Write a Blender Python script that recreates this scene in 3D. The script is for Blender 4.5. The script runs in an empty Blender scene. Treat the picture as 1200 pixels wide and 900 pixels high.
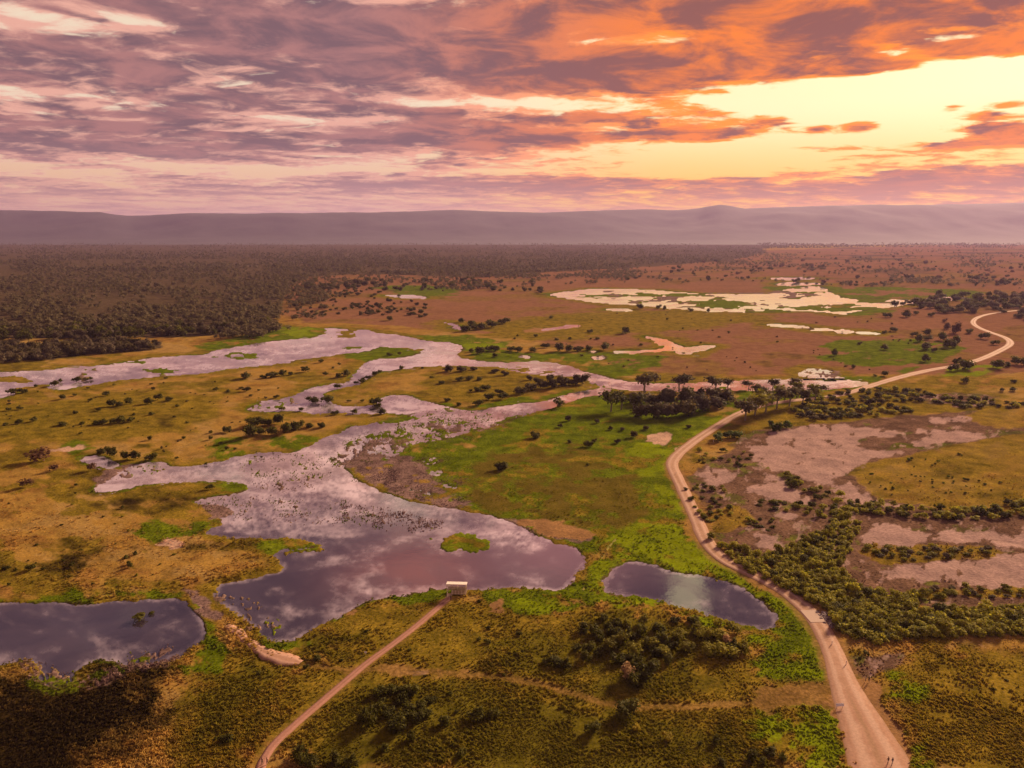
import bpy, bmesh, math, random
import numpy as np
from mathutils import Vector, Matrix

random.seed(7)
RNG = np.random.default_rng(7)
SC = bpy.context.scene
COL = SC.collection

# ------------------------------------------------------------------ camera
CAM_H, FPX, PITCH = 120.0, 850.0, math.radians(11.8)
cam_d = bpy.data.cameras.new('camera')
cam_d.sensor_fit = 'HORIZONTAL'; cam_d.sensor_width = 36.0
cam_d.lens = 36.0 * FPX / 1200.0
cam_d.clip_start = 0.5; cam_d.clip_end = 200000.0
cam = bpy.data.objects.new('camera', cam_d)
cam.location = (0, 0, CAM_H); cam.rotation_euler = (math.pi / 2 - PITCH, 0, 0)
COL.objects.link(cam); SC.camera = cam

SC.view_settings.view_transform = 'Standard'; SC.view_settings.look = 'None'
SC.view_settings.exposure = 0.8; SC.view_settings.gamma = 1.0
SC.render.engine = 'CYCLES'
SC.cycles.use_denoising = True
SC.cycles.max_bounces = 5; SC.cycles.diffuse_bounces = 2; SC.cycles.glossy_bounces = 2
SC.cycles.transmission_bounces = 2; SC.cycles.volume_bounces = 1; SC.cycles.transparent_max_bounces = 6
SC.cycles.sample_clamp_indirect = 4.0

# ------------------------------------------------------------------ sun and sky
SUN_AZ, SUN_EL = math.radians(42), math.radians(21)
sun_dir = Vector((math.sin(SUN_AZ) * math.cos(SUN_EL), math.cos(SUN_AZ) * math.cos(SUN_EL), math.sin(SUN_EL)))
sun_d = bpy.data.lights.new('sun', 'SUN'); sun_d.energy = 5.0; sun_d.angle = math.radians(10)
sun_d.color = (1.0, 0.69, 0.42)
sun = bpy.data.objects.new('sun', sun_d); sun.location = (0, 0, 900)
sun.rotation_euler = (-sun_dir).to_track_quat('-Z', 'Y').to_euler(); COL.objects.link(sun)


class NT:
    """small helper round a node tree"""
    def __init__(self, tree):
        self.t = tree; self.n = tree.nodes; self.l = tree.links
    def new(self, typ, **kw):
        nd = self.n.new(typ)
        for k, v in kw.items(): setattr(nd, k, v)
        return nd
    def put(self, sock, val):
        if isinstance(val, bpy.types.NodeSocket): self.l.new(val, sock)
        elif isinstance(val, (tuple, list)) and sock.type == 'RGBA' and len(val) == 3: sock.default_value = (*val, 1)
        else: sock.default_value = val
    def m(self, op, a, b=None, c=None, clamp=False):
        nd = self.new('ShaderNodeMath', operation=op, use_clamp=clamp)
        self.put(nd.inputs[0], a)
        if b is not None: self.put(nd.inputs[1], b)
        if c is not None: self.put(nd.inputs[2], c)
        return nd.outputs[0]
    def v(self, op, a, b=None, out=0):
        nd = self.new('ShaderNodeVectorMath', operation=op)
        self.put(nd.inputs[0], a)
        if b is not None: self.put(nd.inputs[1], b)
        return nd.outputs[out]
    def ss(self, x, lo, hi, a=0.0, b=1.0):
        nd = self.new('ShaderNodeMapRange', interpolation_type='SMOOTHSTEP')
        self.put(nd.inputs['Value'], x); self.put(nd.inputs['From Min'], lo); self.put(nd.inputs['From Max'], hi)
        self.put(nd.inputs['To Min'], a); self.put(nd.inputs['To Max'], b)
        return nd.outputs[0]
    def mix(self, f, a, b, blend='MIX'):
        nd = self.new('ShaderNodeMix', data_type='RGBA', blend_type=blend)
        self.put(nd.inputs[0], f); self.put(nd.inputs[6], a); self.put(nd.inputs[7], b)
        return nd.outputs[2]
    def noise(self, vec, scale, detail=4, rough=0.55, dist=0.0):
        nd = self.new('ShaderNodeTexNoise')
        self.put(nd.inputs['Vector'], vec); self.put(nd.inputs['Scale'], scale); self.put(nd.inputs['Detail'], detail)
        self.put(nd.inputs['Roughness'], rough); self.put(nd.inputs['Distortion'], dist)
        return nd.outputs['Fac']


def px_azel(u, v):
    xc, yc = (u - 600) / FPX, (450 - v) / FPX
    d = Vector((xc, math.cos(PITCH) + yc * math.sin(PITCH), -math.sin(PITCH) + yc * math.cos(PITCH))).normalized()
    return math.degrees(math.atan2(d.x, d.y)), math.degrees(math.asin(d.z))


SKY_K = 0.59

def build_world():
    w = bpy.data.worlds.new('World'); SC.world = w; w.use_nodes = True
    k = NT(w.node_tree); k.n.clear()
    out = k.new('ShaderNodeOutputWorld')
    tc = k.new('ShaderNodeTexCoord').outputs['Generated']
    dvec = k.v('NORMALIZE', tc)
    sep = k.new('ShaderNodeSeparateXYZ'); k.put(sep.inputs[0], dvec)
    x, y, z = sep.outputs
    az = k.m('MULTIPLY', k.m('ARCTAN2', x, y), 180 / math.pi)
    el = k.m('MULTIPLY', k.m('ARCSINE', z), 180 / math.pi)
    zc = k.m('MAXIMUM', z, 0.0)
    den = k.m('ADD', zc, 0.08)
    comb = k.new('ShaderNodeCombineXYZ'); k.put(comb.inputs[0], k.m('DIVIDE', x, den)); k.put(comb.inputs[1], k.m('DIVIDE', y, den))
    p = comb.outputs[0]
    ae = k.new('ShaderNodeCombineXYZ'); k.put(ae.inputs[0], az); k.put(ae.inputs[1], el); ae = ae.outputs[0]
    # warp of the layout so that the big shapes are ragged
    wn = k.new('ShaderNodeTexNoise'); k.put(wn.inputs['Vector'], p); k.put(wn.inputs['Scale'], 1.1); k.put(wn.inputs['Detail'], 4.0)
    wv = k.v('MULTIPLY', k.v('SUBTRACT', wn.outputs['Color'], (0.5, 0.5, 0.5)), (7.0, 1.3, 0.0))
    aew = k.v('ADD', ae, wv); aes = k.v('ADD', ae, k.v('MULTIPLY', wv, (.35, .35, 0)))
    # cloud cover layout: u, v, su, sv (photo pixels at FPX), amount
    G = [(1020, 122, 130, 22, -1.25), (1120, 85, 80, 15, -1.0), (910, 112, 70, 10, -.45), (975, 178, 130, 15, -1.0), (800, 200, 110, 9, -.55), (860, 172, 70, 9, -.6), (840, 128, 60, 6, -.45),
         (110, 205, 190, 6, -.55), (370, 203, 80, 4, -.42), (350, 138, 110, 3, -.45), (250, 146, 120, 3, -.35), (560, 120, 70, 5, -.45), (640, 122, 50, 6, -.42), (500, 200, 120, 4, -.35), (690, 178, 80, 5, -.45),
         (770, 48, 36, 6, -.6), (680, 52, 30, 4, -.45), (10, 112, 22, 7, -.45), (60, 16, 80, 4, -.4), (165, 24, 20, 5, -.4), (500, 2, 60, 6, -.4),
         (600, 236, 900, 5, -.25), (510, 97, 20, 6, -.5), (270, 97, 30, 4, -.3),
         (230, 75, 290, 30, .30), (60, 90, 120, 20, .12), (420, 28, 190, 18, .34), (430, 158, 330, 9, .42), (100, 165, 120, 12, .28), (640, 78, 150, 13, .30), (610, 152, 120, 11, .32), (700, 95, 110, 10, .38),
         (860, 12, 300, 22, .62), (1130, 12, 130, 15, .5), (840, 72, 100, 15, .55), (985, 196, 65, 6, .6), (1070, 178, 60, 6, .8), (1150, 166, 60, 4, .7), (1110, 218, 110, 6, .5), (1165, 56, 36, 5, 1.6), (740, 132, 90, 6, .35), (820, 160, 50, 6, .6), (960, 80, 50, 5, .7), (1010, 149, 15, 4, 1.3), (905, 141, 22, 4, 1.1), (1170, 150, 26, 4, 1.4), (960, 150, 10, 3, .9), (1012, 82, 20, 5, 1.2), (1062, 78, 14, 4, 1.1), (835, 130, 30, 6, .8), (830, 160, 34, 6, .8), (1160, 136, 14, 3, 1.0), (1115, 124, 8, 3, .8), (900, 176, 40, 3, .7), (1185, 122, 14, 4, 1.0), (955, 172, 26, 3, .8),
         (450, 216, 330, 4, .36), (330, 228, 500, 5, .22), (650, 212, 200, 5, .38)]
    cov = None
    for (u, v, su, sv, a) in G:
        a0, e0 = px_azel(u, v)
        s1 = 57.3 * su / FPX; s2 = 57.3 * sv / FPX
        dv = k.v('MULTIPLY', k.v('SUBTRACT', aes if su < 75 else aew, (a0, e0, 0)), (0.707 / s1, 0.707 / s2, 0))
        e = k.m('EXPONENT', k.m('MULTIPLY', k.v('DOT_PRODUCT', dv, dv, out=1), -1.0))
        cov = k.m('MULTIPLY', e, a) if cov is None else k.m('MULTIPLY_ADD', e, a, cov)
    # openings higher up that the water mirrors
    for (a0, e0, s1, s2, a) in [(-9, 20.5, 8, 2.2, -.42), (14.6, 27.5, 1.3, 3.4, -1.7), (20.5, 28, 3.0, 3.5, .7), (9.5, 27, 2.5, 3, .3), (-34, 28, 5, 3, -.3)]:
        dv = k.v('MULTIPLY', k.v('SUBTRACT', aes, (a0, e0, 0)), (0.707 / s1, 0.707 / s2, 0))
        e = k.m('EXPONENT', k.m('MULTIPLY', k.v('DOT_PRODUCT', dv, dv, out=1), -1.0))
        cov = k.m('MULTIPLY_ADD', e, a, cov)
    def field(q):
        q = k.v('MULTIPLY', q, (.84, 1.0, 1.0))
        c1 = k.noise(k.v('ADD', q, (3.7, 1.9, 0)), 1.75, 10, 0.60, 0.35)
        c2 = k.noise(k.v('ADD', q, (11.0, 5.0, 2.0)), 5.0, 8, 0.64, 0.5)
        return k.m('ADD', k.m('MULTIPLY', k.m('SUBTRACT', c1, 0.5), 2.4), k.m('MULTIPLY', k.m('SUBTRACT', c2, 0.5), 2.3))
    n = field(p)
    sunward = (math.sin(SUN_AZ) * .11, math.cos(SUN_AZ) * .11, 0)
    nsun = field(k.v('ADD', p, sunward))
    upper = k.m('ADD', k.ss(el, 13, 28, 0.0, 0.42), k.ss(el, 27, 34, 0.0, 0.3))
    dens = k.m('ADD', k.m('ADD', n, cov), k.m('ADD', upper, 0.27))
    alpha = k.ss(dens, -0.26, 0.24)
    thick = k.ss(k.m('ADD', dens, k.m('MULTIPLY', k.m('SUBTRACT', nsun, n), .9)), 0.06, 0.62)
    # warmth: how near to the sunset side
    R = k.ss(az, -13, 15); Rabs = k.m('MULTIPLY', R, k.ss(az, 110, 50))
    warm = k.m('MULTIPLY', Rabs, k.ss(el, 24, 14))
    # clear air behind the clouds: Nishita plus the dust-warm glow of the low sun
    sky = k.new('ShaderNodeTexSky', sky_type='NISHITA')
    sky.sun_disc = False; sky.sun_elevation = SUN_EL; sky.sun_rotation = SUN_AZ; sky.altitude = 100; sky.dust_density = 4.0
    nish = k.mix(1.0, sky.outputs[0], (0.05, 0.05, 0.05), 'MULTIPLY')
    low = k.mix(R, (1.0, 0.60, 0.36), (1.2, 0.64, 0.04))
    high_r = k.mix(R, (1.0, 0.80, 0.58), (1.2, 1.04, 0.56))
    glow = k.mix(k.ss(el, 2.5, 9.0), low, high_r)
    glow = k.mix(k.ss(el, 20, 50), glow, (0.40, 0.36, 0.46))
    clear = k.mix(.12, glow, nish)
    # cloud colours
    lit = k.mix(warm, (0.84, 0.43, 0.33), (1.3, 0.33, 0.008))
    lit = k.mix(k.ss(el, 6, 2), lit, k.mix(R, (0.80, 0.42, 0.32), (0.90, 0.34, 0.12)))
    n3 = k.noise(k.v('ADD', p, (4.0, 9.0, 7.0)), 2.6, 7, 0.62, 0.4)
    dark = k.mix(warm, (0.190, 0.108, 0.128), (0.27, 0.095, 0.075))
    dark = k.mix(k.ss(n3, 0.40, 0.62), dark, k.mix(warm, (0.42, 0.19, 0.18), (1.0, 0.23, 0.02)))
    dark = k.mix(k.ss(el, 7, 1.5), dark, k.mix(R, (0.46, 0.25, 0.245), (0.44, 0.19, 0.15)))
    rim = k.mix(warm, (0.90, 0.55, 0.42), (1.10, 0.48, 0.04))
    lit = k.mix(k.ss(dens, 0.16, -0.06), lit, rim)
    cloud = k.mix(thick, lit, dark)
    # the high cloud deck overhead, away from the sunset
    cloud = k.mix(k.m('MULTIPLY', k.ss(el, 17, 26), k.ss(el, 52, 38)), cloud, k.mix(thick, (0.20, 0.14, 0.185), (0.105, 0.078, 0.118)))
    # sunset-lit cloud above the frame (mirrored in the near water)
    for (a0, e0, s1, s2, c_) in [(-8, 26.3, 4.5, 1.5, (1.15, .38, .29)), (3.5, 25, 4.5, 2.3, (1.0, .42, .40))]:
        dv = k.v('MULTIPLY', k.v('SUBTRACT', aes, (a0, e0, 0)), (0.707 / s1, 0.707 / s2, 0))
        cloud = k.mix(k.m('MULTIPLY', k.m('EXPONENT', k.m('MULTIPLY', k.v('DOT_PRODUCT', dv, dv, out=1), -1.0)), .85), cloud, c_)
    col = k.mix(alpha, clear, cloud)
    # last haze on the horizon
    hz = k.m('MULTIPLY', k.ss(el, 4.0, 0.2), 0.55)
    col = k.mix(hz, col, k.mix(R, (0.86, 0.46, 0.34), (0.95, 0.40, 0.12)))
    # below the horizon: ground tone
    col = k.mix(k.ss(el, 0.0, -2.0), col, (0.16, 0.10, 0.07))
    col = k.mix(1.0, col, (SKY_K, SKY_K, SKY_K), 'MULTIPLY')
    bg = k.new('ShaderNodeBackground'); k.put(bg.inputs[0], col); bg.inputs[1].default_value = 1.0
    k.l.new(bg.outputs[0], out.inputs[0])
    w.cycles.sampling_method = 'MANUAL'; w.cycles.sample_map_resolution = 512


build_world()

# ------------------------------------------------------------------ mapping photo pixel -> flat ground
def P(u, v, z=0.0):
    xc, yc = (u - 600) / FPX, (450 - v) / FPX
    dy = math.cos(PITCH) + yc * math.sin(PITCH); dz = -math.sin(PITCH) + yc * math.cos(PITCH)
    t = (z - CAM_H) / dz
    return Vector((xc * t, dy * t, z))

def Pn(u, v):
    u = np.asarray(u, float); v = np.asarray(v, float)
    xc, yc = (u - 600) / FPX, (450 - v) / FPX
    dy = math.cos(PITCH) + yc * math.sin(PITCH); dz = -math.sin(PITCH) + yc * math.cos(PITCH)
    t = -CAM_H / dz
    return xc * t, dy * t

def mpp(u, v):
    """metres per photo pixel for something standing at that ground point"""
    yc = (450 - v) / FPX; dz = -math.sin(PITCH) + yc * math.cos(PITCH)
    return -CAM_H / dz / FPX

def toq(X, Y):
    return X / Y * 850.0, np.log(Y) * 850.0

# ------------------------------------------------------------------ numpy noise
def _h(ix, iy, s):
    n = (ix.astype(np.int64) * 374761393 + iy.astype(np.int64) * 668265263 + s * 974634777) & 0xffffffff
    n = ((n ^ (n >> 13)) * 1274126177) & 0xffffffff
    return ((n ^ (n >> 16)) & 0xffff) / 65535.0

def vnoise(x, y, s):
    xi = np.floor(x); yi = np.floor(y); fx = x - xi; fy = y - yi
    fx = fx * fx * (3 - 2 * fx); fy = fy * fy * (3 - 2 * fy)
    xi = xi.astype(np.int64); yi = yi.astype(np.int64)
    a = _h(xi, yi, s); b = _h(xi + 1, yi, s); c = _h(xi, yi + 1, s); d = _h(xi + 1, yi + 1, s)
    return a + (b - a) * fx + (c - a) * fy + (a - b - c + d) * fx * fy

def fbm(x, y, s, octv=4, g=0.5):
    t = np.zeros_like(x); a = 1.0; tot = 0
    for i in range(octv):
        t += a * (vnoise(x, y, s + i * 17) - 0.5); tot += a; a *= g
        x, y = x * 1.93 + y * 0.33 + 5.1, y * 1.93 - x * 0.33 + 2.7
    return t / tot * 2.0          # about -1..1 (mostly -.5..+.5)

def sstep(x, a, b):
    t = np.clip((x - a) / (b - a), 0, 1); return t * t * (3 - 2 * t)

def chaikin(p, n=1, closed=True):
    p = [tuple(map(float, q[:2])) for q in p]
    for _ in range(n):
        o = []; m = len(p)
        for i in range(m if closed else m - 1):
            a, b = p[i], p[(i + 1) % m]
            o += [(a[0] * .75 + b[0] * .25, a[1] * .75 + b[1] * .25), (a[0] * .25 + b[0] * .75, a[1] * .25 + b[1] * .75)]
        if not closed: o = [p[0]] + o + [p[-1]]
        p = o
    return p

def sd_poly(poly, U, V, margin=40.0, smooth=1):
    """signed distance (positive inside) of a photo-traced outline, in the scaled ground coordinates"""
    pp = chaikin(poly, smooth); a = np.array(pp)
    X, Y = Pn(a[:, 0], np.maximum(a[:, 1], 274.5)); pu, pv = toq(X, Y)
    out = np.full(U.shape, -margin)
    sel = np.where((U > pu.min() - margin) & (U < pu.max() + margin) & (V > pv.min() - margin) & (V < pv.max() + margin))[0]
    if len(sel) == 0: return out
    x = U[sel]; y = V[sel]; d2 = np.full(x.shape, 1e18); ins = np.zeros(x.shape, bool)
    n = len(pu)
    for i in range(n):
        x0, y0, x1, y1 = pu[i], pv[i], pu[(i + 1) % n], pv[(i + 1) % n]
        ex, ey = x1 - x0, y1 - y0; L = ex * ex + ey * ey + 1e-12
        t = np.clip(((x - x0) * ex + (y - y0) * ey) / L, 0, 1)
        dx = x - x0 - t * ex; dy = y - y0 - t * ey
        d2 = np.minimum(d2, dx * dx + dy * dy)
        c = (y0 > y) != (y1 > y)
        if abs(ey) > 1e-12: ins ^= c & (x < x0 + (y - y0) / ey * ex)
    d = np.sqrt(d2)
    out[sel] = np.where(ins, np.minimum(d, 200), np.maximum(-d, -margin))
    return out

def sd_line(line, U, V, margin=40.0):
    """negative distance to a photo-traced line"""
    a = np.array(chaikin(line, 2, False)); X, Y = Pn(a[:, 0], a[:, 1]); pu, pv = toq(X, Y)
    out = np.full(U.shape, -margin)
    sel = np.where((U > pu.min() - margin) & (U < pu.max() + margin) & (V > pv.min() - margin) & (V < pv.max() + margin))[0]
    x = U[sel]; y = V[sel]; d2 = np.full(x.shape, 1e18)
    for i in range(len(pu) - 1):
        x0, y0, ex, ey = pu[i], pv[i], pu[i + 1] - pu[i], pv[i + 1] - pv[i]; L = ex * ex + ey * ey + 1e-12
        t = np.clip(((x - x0) * ex + (y - y0) * ey) / L, 0, 1)
        d2 = np.minimum(d2, (x - x0 - t * ex) ** 2 + (y - y0 - t * ey) ** 2)
    out[sel] = np.maximum(-np.sqrt(d2), -margin)
    return out

# ------------------------------------------------------------------ outlines traced on the photograph (ground plan is derived from them)
WATER = {
 'river': [
  [(-60,452),(0,446),(28,449),(45,447),(22,440),(0,441),(-60,442),(-60,434),(0,436),(45,434),(80,431),(110,429),(150,424),(165,421),(200,417),(240,416),(252,411),(300,402),(340,398),(372,396),(384,390),(380,384),(400,385),(415,389),(427,385),(440,390),(480,394),(500,400),(530,402),(546,409),(531,415),(545,421),(565,423),(600,425),(630,423),(660,427),(690,437),(720,444),(740,448),(800,450),(840,446),(870,445),(920,444),(1018,446),(1012,453),(960,456.5),(900,457),(850,457),(800,458.5),(760,458),(715,456),(697,451),(682,442),(660,440),(640,440),(620,438),(598,434),(590,429),(560,429),(530,428),(500,429),(480,430),(455,434),(440,436),(425,447),(412,453),(400,452),(417,437),(425,427),(440,421),(460,420),(480,418),(497,412),(490,408),(470,408),(445,406),(430,412),(410,413),(375,418),(345,422),(340,425),(300,428),(265,432),(240,437),(200,440),(160,443),(130,447),(95,452),(75,456),(58,456),(60,449),(35,452),(15,456),(12,467),(-60,468)],
  [(414,452),(398,448),(375,452),(350,460),(335,467),(318,468),(300,474),(290,480),(305,483),(330,482),(355,482),(370,484),(400,483),(430,485),(450,483),(470,486),(492,484),(500,478),(480,474),(470,465),(462,462),(450,465),(440,472),(425,477),(400,476),(385,471),(378,462),(392,455)],
  [(108,577),(128,560),(148,548),(165,542),(192,541),(203,547),(230,546),(255,541),(285,533),(310,529),(340,531),(365,522),(376,514),(400,507),(410,501),(432,497),(470,490),(490,484),(470,474),(462,464),(475,462),(500,470),(525,477),(545,481),(568,480),(595,475),(622,472),(645,468),(668,462),(690,456),(712,454),(718,460),(692,464),(672,469),(655,474),(640,480),(620,484),(605,490),(590,495),(575,501),(555,504),(530,513),(500,518),(480,520),(470,530),(455,538),(440,530),(420,535),(402,542),(406,553),(425,566),(455,579),(490,590),(530,596),(565,602),(590,609),(620,622),(640,632),(660,638),(680,644),(687,655),(681,668),(668,685),(655,693),(640,689),(600,687),(570,689),(545,690),(525,688),(500,691),(480,695),(450,700),(430,705),(410,715),(395,722),(370,735),(350,748),(330,753),(312,749),(300,735),(280,720),(262,708),(250,695),(255,685),(285,680),(320,672),(337,668),(326,656),(322,646),(340,642),(384,641),(365,634),(340,629),(310,630),(285,631),(250,628),(238,622),(262,614),(255,608),(270,604),(276,598),(262,592),(225,589),(235,583),(270,580),(290,576),(285,563),(260,562),(240,565),(200,564),(175,566),(130,576)],
  [(92,538),(108,533),(125,536),(140,545),(128,548),(105,545)],
 ],
 'lagoon': [[(-60,708),(0,707),(50,705),(95,709),(140,705),(190,701),(205,702),(216,706),(228,715),(238,728),(241,745),(230,755),(210,766),(190,776),(165,781),(140,778),(125,770),(105,775),(88,790),(80,804),(55,806),(42,797),(50,785),(35,772),(10,778),(-60,785)]],
 'pond': [[(705,691),(711,676),(722,663),(740,657),(755,659),(790,670),(830,675),(865,685),(895,705),(913,728),(906,736),(880,734),(840,723),(800,712),(760,700),(725,697)]],
 'wetland': [
  [(638,345),(665,341),(700,338),(760,339),(800,343),(850,345),(900,345),(920,339),(960,334),(975,343),(990,350),(1030,350),(1082,352),(1060,358),(1020,362),(1000,366),(985,369),(960,364),(900,365),(860,366),(800,363),(750,358),(690,354)],
  [(903,325),(955,325),(953,328),(904,328)], [(448,346),(470,345),(500,347),(502,350),(470,349)], [(707,361),(742,362),(740,365),(708,364)],
  [(905,331),(960,331),(962,334),(915,335)], [(1082,349),(1128,347),(1130,351),(1085,353)]],
 'stream': [[(752,393),(775,397),(792,402),(802,408),(836,403),(834,409),(808,413),(813,416),(790,413),(793,411),(718,415),(714,412),(760,410),(783,408),(770,400)],
  [(897,379),(948,382),(948,385),(897,382)], [(953,384),(976,385),(976,388),(953,387)], [(979,386),(998,387),(998,391),(979,390)], [(1002,388),(1031,390),(1030,392),(1002,391)],
  [(632,386),(655,382),(680,379),(680,382),(655,386),(634,388)], [(936,436),(950,431),(975,434),(972,440),(990,442),(985,445),(942,444)],
  [(520,377),(533,380),(543,386),(536,387)],
  [(515,566),(530,563),(541,565),(535,572),(520,571)], [(478,572),(500,574),(508,580),(495,580)], [(492,538),(510,535),(520,541),(500,545)], [(500,552),(516,550),(520,556),(505,558)], [(611,416),(621,417),(619,420),(612,420)], [(694,418),(711,417),(706,422),(696,421)], [(690,411),(698,411),(698,414),(690,414)]],
}
SALT = [[(878,528),(900,512),(940,500),(985,495),(1012,500),(1065,505),(1050,511),(1010,512),(1000,525),(1060,527),(1066,531),(1020,540),(1005,548),(985,560),(970,570),(945,562),(905,552),(882,546)],
 [(1063,497),(1090,503),(1130,504),(1162,510),(1155,516),(1100,520),(1070,523),(1080,514),(1090,511)], [(1080,491),(1130,487),(1135,494),(1090,496)],
 [(818,552),(832,544),(842,551),(870,558),(850,567),(822,569)], [(870,572),(905,563),(915,557),(922,570),(956,590),(925,586),(890,581)], [(968,570),(1000,566),(1010,580),(1075,593),(1020,596),(985,585)],
 [(1003,634),(1020,620),(1040,612),(1055,618),(1080,625),(1120,619),(1210,628),(1260,630),(1260,642),(1200,640),(1110,633),(1070,641),(1030,641)],
 [(1035,668),(1090,658),(1150,655),(1190,645),(1260,642),(1260,682),(1180,690),(1120,685),(1060,681)], [(905,600),(935,603),(930,610),(910,608)], [(880,628),(905,630),(920,642),(900,645)],
 [(1065,461),(1100,462),(1105,466),(1075,466)]]
MUD = [[(800,560),(840,535),(885,505),(930,500),(1000,492),(1080,484),(1260,478),(1260,722),(1100,715),(1040,700),(1000,690),(980,660),(900,660),(850,645),(825,600)],
 [(1080,460),(1170,462),(1150,478),(1080,472)], [(985,770),(1000,770),(1050,765),(1060,772),(1030,792),(1010,792)]]
MUD_ISLAND = [[(1005,548),(1030,540),(1080,530),(1140,518),(1260,500),(1260,600),(1160,603),(1090,592),(1040,585),(1010,572),(1000,558)],
 [(1005,645),(1030,640),(1100,638),(1170,643),(1180,652),(1120,656),(1045,662),(1010,655)], [(1075,690),(1120,688),(1260,690),(1260,703),(1100,702)],
 [(820,600),(850,590),(880,595),(890,615),(860,625),(830,620)], [(1110,485),(1260,465),(1260,500),(1160,502)]]
GREEN = [[(500,575),(535,540),(560,512),(600,494),(640,480),(690,464),(718,460),(800,470),(850,480),(866,485),(800,530),(783,548),(790,580),(815,635),(860,667),(905,692),(945,725),(975,775),(980,800),(890,798),(880,772),(918,752),(905,740),(850,728),(800,716),(740,706),(700,706),(640,716),(605,714),(612,692),(660,692),(690,668),(692,648),(650,632),(600,610),(560,598),(520,592)],
 [(240,514),(300,512),(340,510),(375,514),(365,524),(340,530),(310,528),(285,532),(262,540),(240,544),(245,530)],
 [(438,495),(470,488),(498,489),(480,494),(445,501)], [(148,622),(170,613),(215,609),(262,614),(240,622),(235,628),(190,632),(155,630)], [(255,565),(286,563),(288,574),(265,577)],
 [(385,408),(440,407),(480,406),(497,411),(480,418),(420,424)], [(230,405),(330,385),(380,382),(380,396),(340,400),(250,412)], [(480,392),(560,395),(600,402),(600,412),(550,412),(540,405),(500,398)],
 [(530,415),(580,410),(640,413),(700,412),(760,415),(790,420),(745,440),(720,442),(690,436),(660,426),(560,423)], [(515,470),(560,476),(590,470),(640,462),(690,452),(710,452),(690,457),(640,470),(600,475),(550,482)],
 [(445,333),(520,334),(545,340),(520,348),(460,347)], [(800,351),(880,352),(885,361),(820,362)], [(880,335),(1100,338),(1160,342),(1150,352),(1100,350),(1000,350),(960,345),(900,338)], [(940,358),(1010,356),(1050,365),(990,370)],
 [(960,400),(1060,395),(1130,402),(1110,425),(1000,430),(960,420)], [(930,447),(1020,440),(1100,425),(1050,440),(1000,458),(950,460)], [(800,445),(900,448),(980,455),(940,470),(880,480),(820,470)],
 [(-60,706),(40,700),(90,696),(180,690),(215,695),(215,704),(140,706),(95,710),(50,706)], [(205,775),(235,745),(232,725),(260,738),(280,765),(265,785),(230,792)], [(215,694),(225,698),(240,712),(236,722),(222,710)],
 [(455,700),(490,690),(530,692),(520,700),(480,708)], [(300,735),(330,755),(352,748),(340,765),(310,762)], [(560,690),(680,690),(690,715),(640,720),(570,700)], [(420,525),(470,520),(560,505),(520,535),(500,560),(440,540)],
 [(400,610),(450,602),(520,610),(512,622),(440,624)], [(300,628),(360,628),(380,641),(330,645),(305,650)], [(60,522),(90,518),(100,528),(75,534)], [(150,430),(200,428),(240,425),(235,438),(170,440)]]
LIME = [[(720,532),(745,518),(765,512),(790,522),(784,545),(768,560),(735,548)], [(742,565),(775,565),(790,590),(795,605),(765,590)], [(690,640),(730,622),(780,600),(815,640),(860,668),(905,692),(945,725),(970,770),(950,735),(905,705),(860,683),(820,673),(770,662),(735,655),(715,662),(700,690),(690,692)],
 [(700,706),(760,702),(800,714),(850,726),(905,738),(918,752),(880,750),(820,730),(760,716)], [(860,478),(868,484),(820,510),(812,510)], [(610,700),(650,695),(680,700),(660,715),(620,716)], [(870,780),(900,770),(960,785),(975,798),(900,798)],
 [(870,840),(900,835),(970,818),(980,840),(1000,910),(960,910),(920,880),(880,860)], [(1045,790),(1075,788),(1085,825),(1060,825),(1045,812)], [(1055,855),(1065,860),(1095,905),(1080,905),(1065,885)], [(1100,432),(1150,428),(1180,430),(1120,444)],
 [(330,385),(370,383),(380,392),(345,395)], [(560,398),(600,405),(570,410),(545,408)]]
OLIVE = [[(300,800),(420,760),(560,720),(640,720),(720,712),(800,725),(880,760),(900,800),(980,830),(1010,910),(320,910)], [(200,745),(300,760),(350,785),(300,910),(180,910),(230,800)], [(350,745),(420,715),(520,700),(640,715),(600,790),(450,780),(380,775)],
 [(-60,470),(60,470),(240,450),(260,500),(100,520),(-60,520)], [(130,573),(240,566),(290,575),(250,590),(140,590)], [(200,640),(330,628),(330,655),(260,645)], [(560,375),(760,360),(960,372),(760,390),(640,400),(560,395)],
 [(1040,770),(1260,750),(1260,910),(1080,910),(1040,830)], [(870,455),(1000,458),(1080,445),(1200,470),(1080,490),(930,505),(870,500)], [(490,440),(600,432),(690,445),(640,465),(560,478),(500,470)], [(40,690),(60,640),(110,640),(90,670)], [(0,700),(210,670),(215,695),(0,706)]]
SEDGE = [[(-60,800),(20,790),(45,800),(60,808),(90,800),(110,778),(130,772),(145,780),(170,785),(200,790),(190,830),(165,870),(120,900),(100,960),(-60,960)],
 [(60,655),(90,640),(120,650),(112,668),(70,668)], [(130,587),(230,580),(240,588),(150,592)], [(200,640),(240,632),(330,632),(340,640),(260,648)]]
PURPLE = [[(225,587),(290,580),(330,585),(400,588),(470,597),(520,603),(515,620),(420,612),(330,608),(260,610)], [(395,535),(425,518),(465,515),(490,545),(520,572),(562,598),(500,590),(450,576),(415,556)], [(590,608),(640,607),(700,625),(690,635),(640,630),(610,620)],
 [(140,778),(150,762),(190,752),(225,750),(238,745),(225,770),(180,790)], [(212,690),(225,692),(247,712),(267,726),(262,731),(245,726),(228,714)], [(960,718),(985,722),(988,738),(970,736)], [(120,558),(150,545),(165,545),(150,565),(120,572)]]
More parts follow.
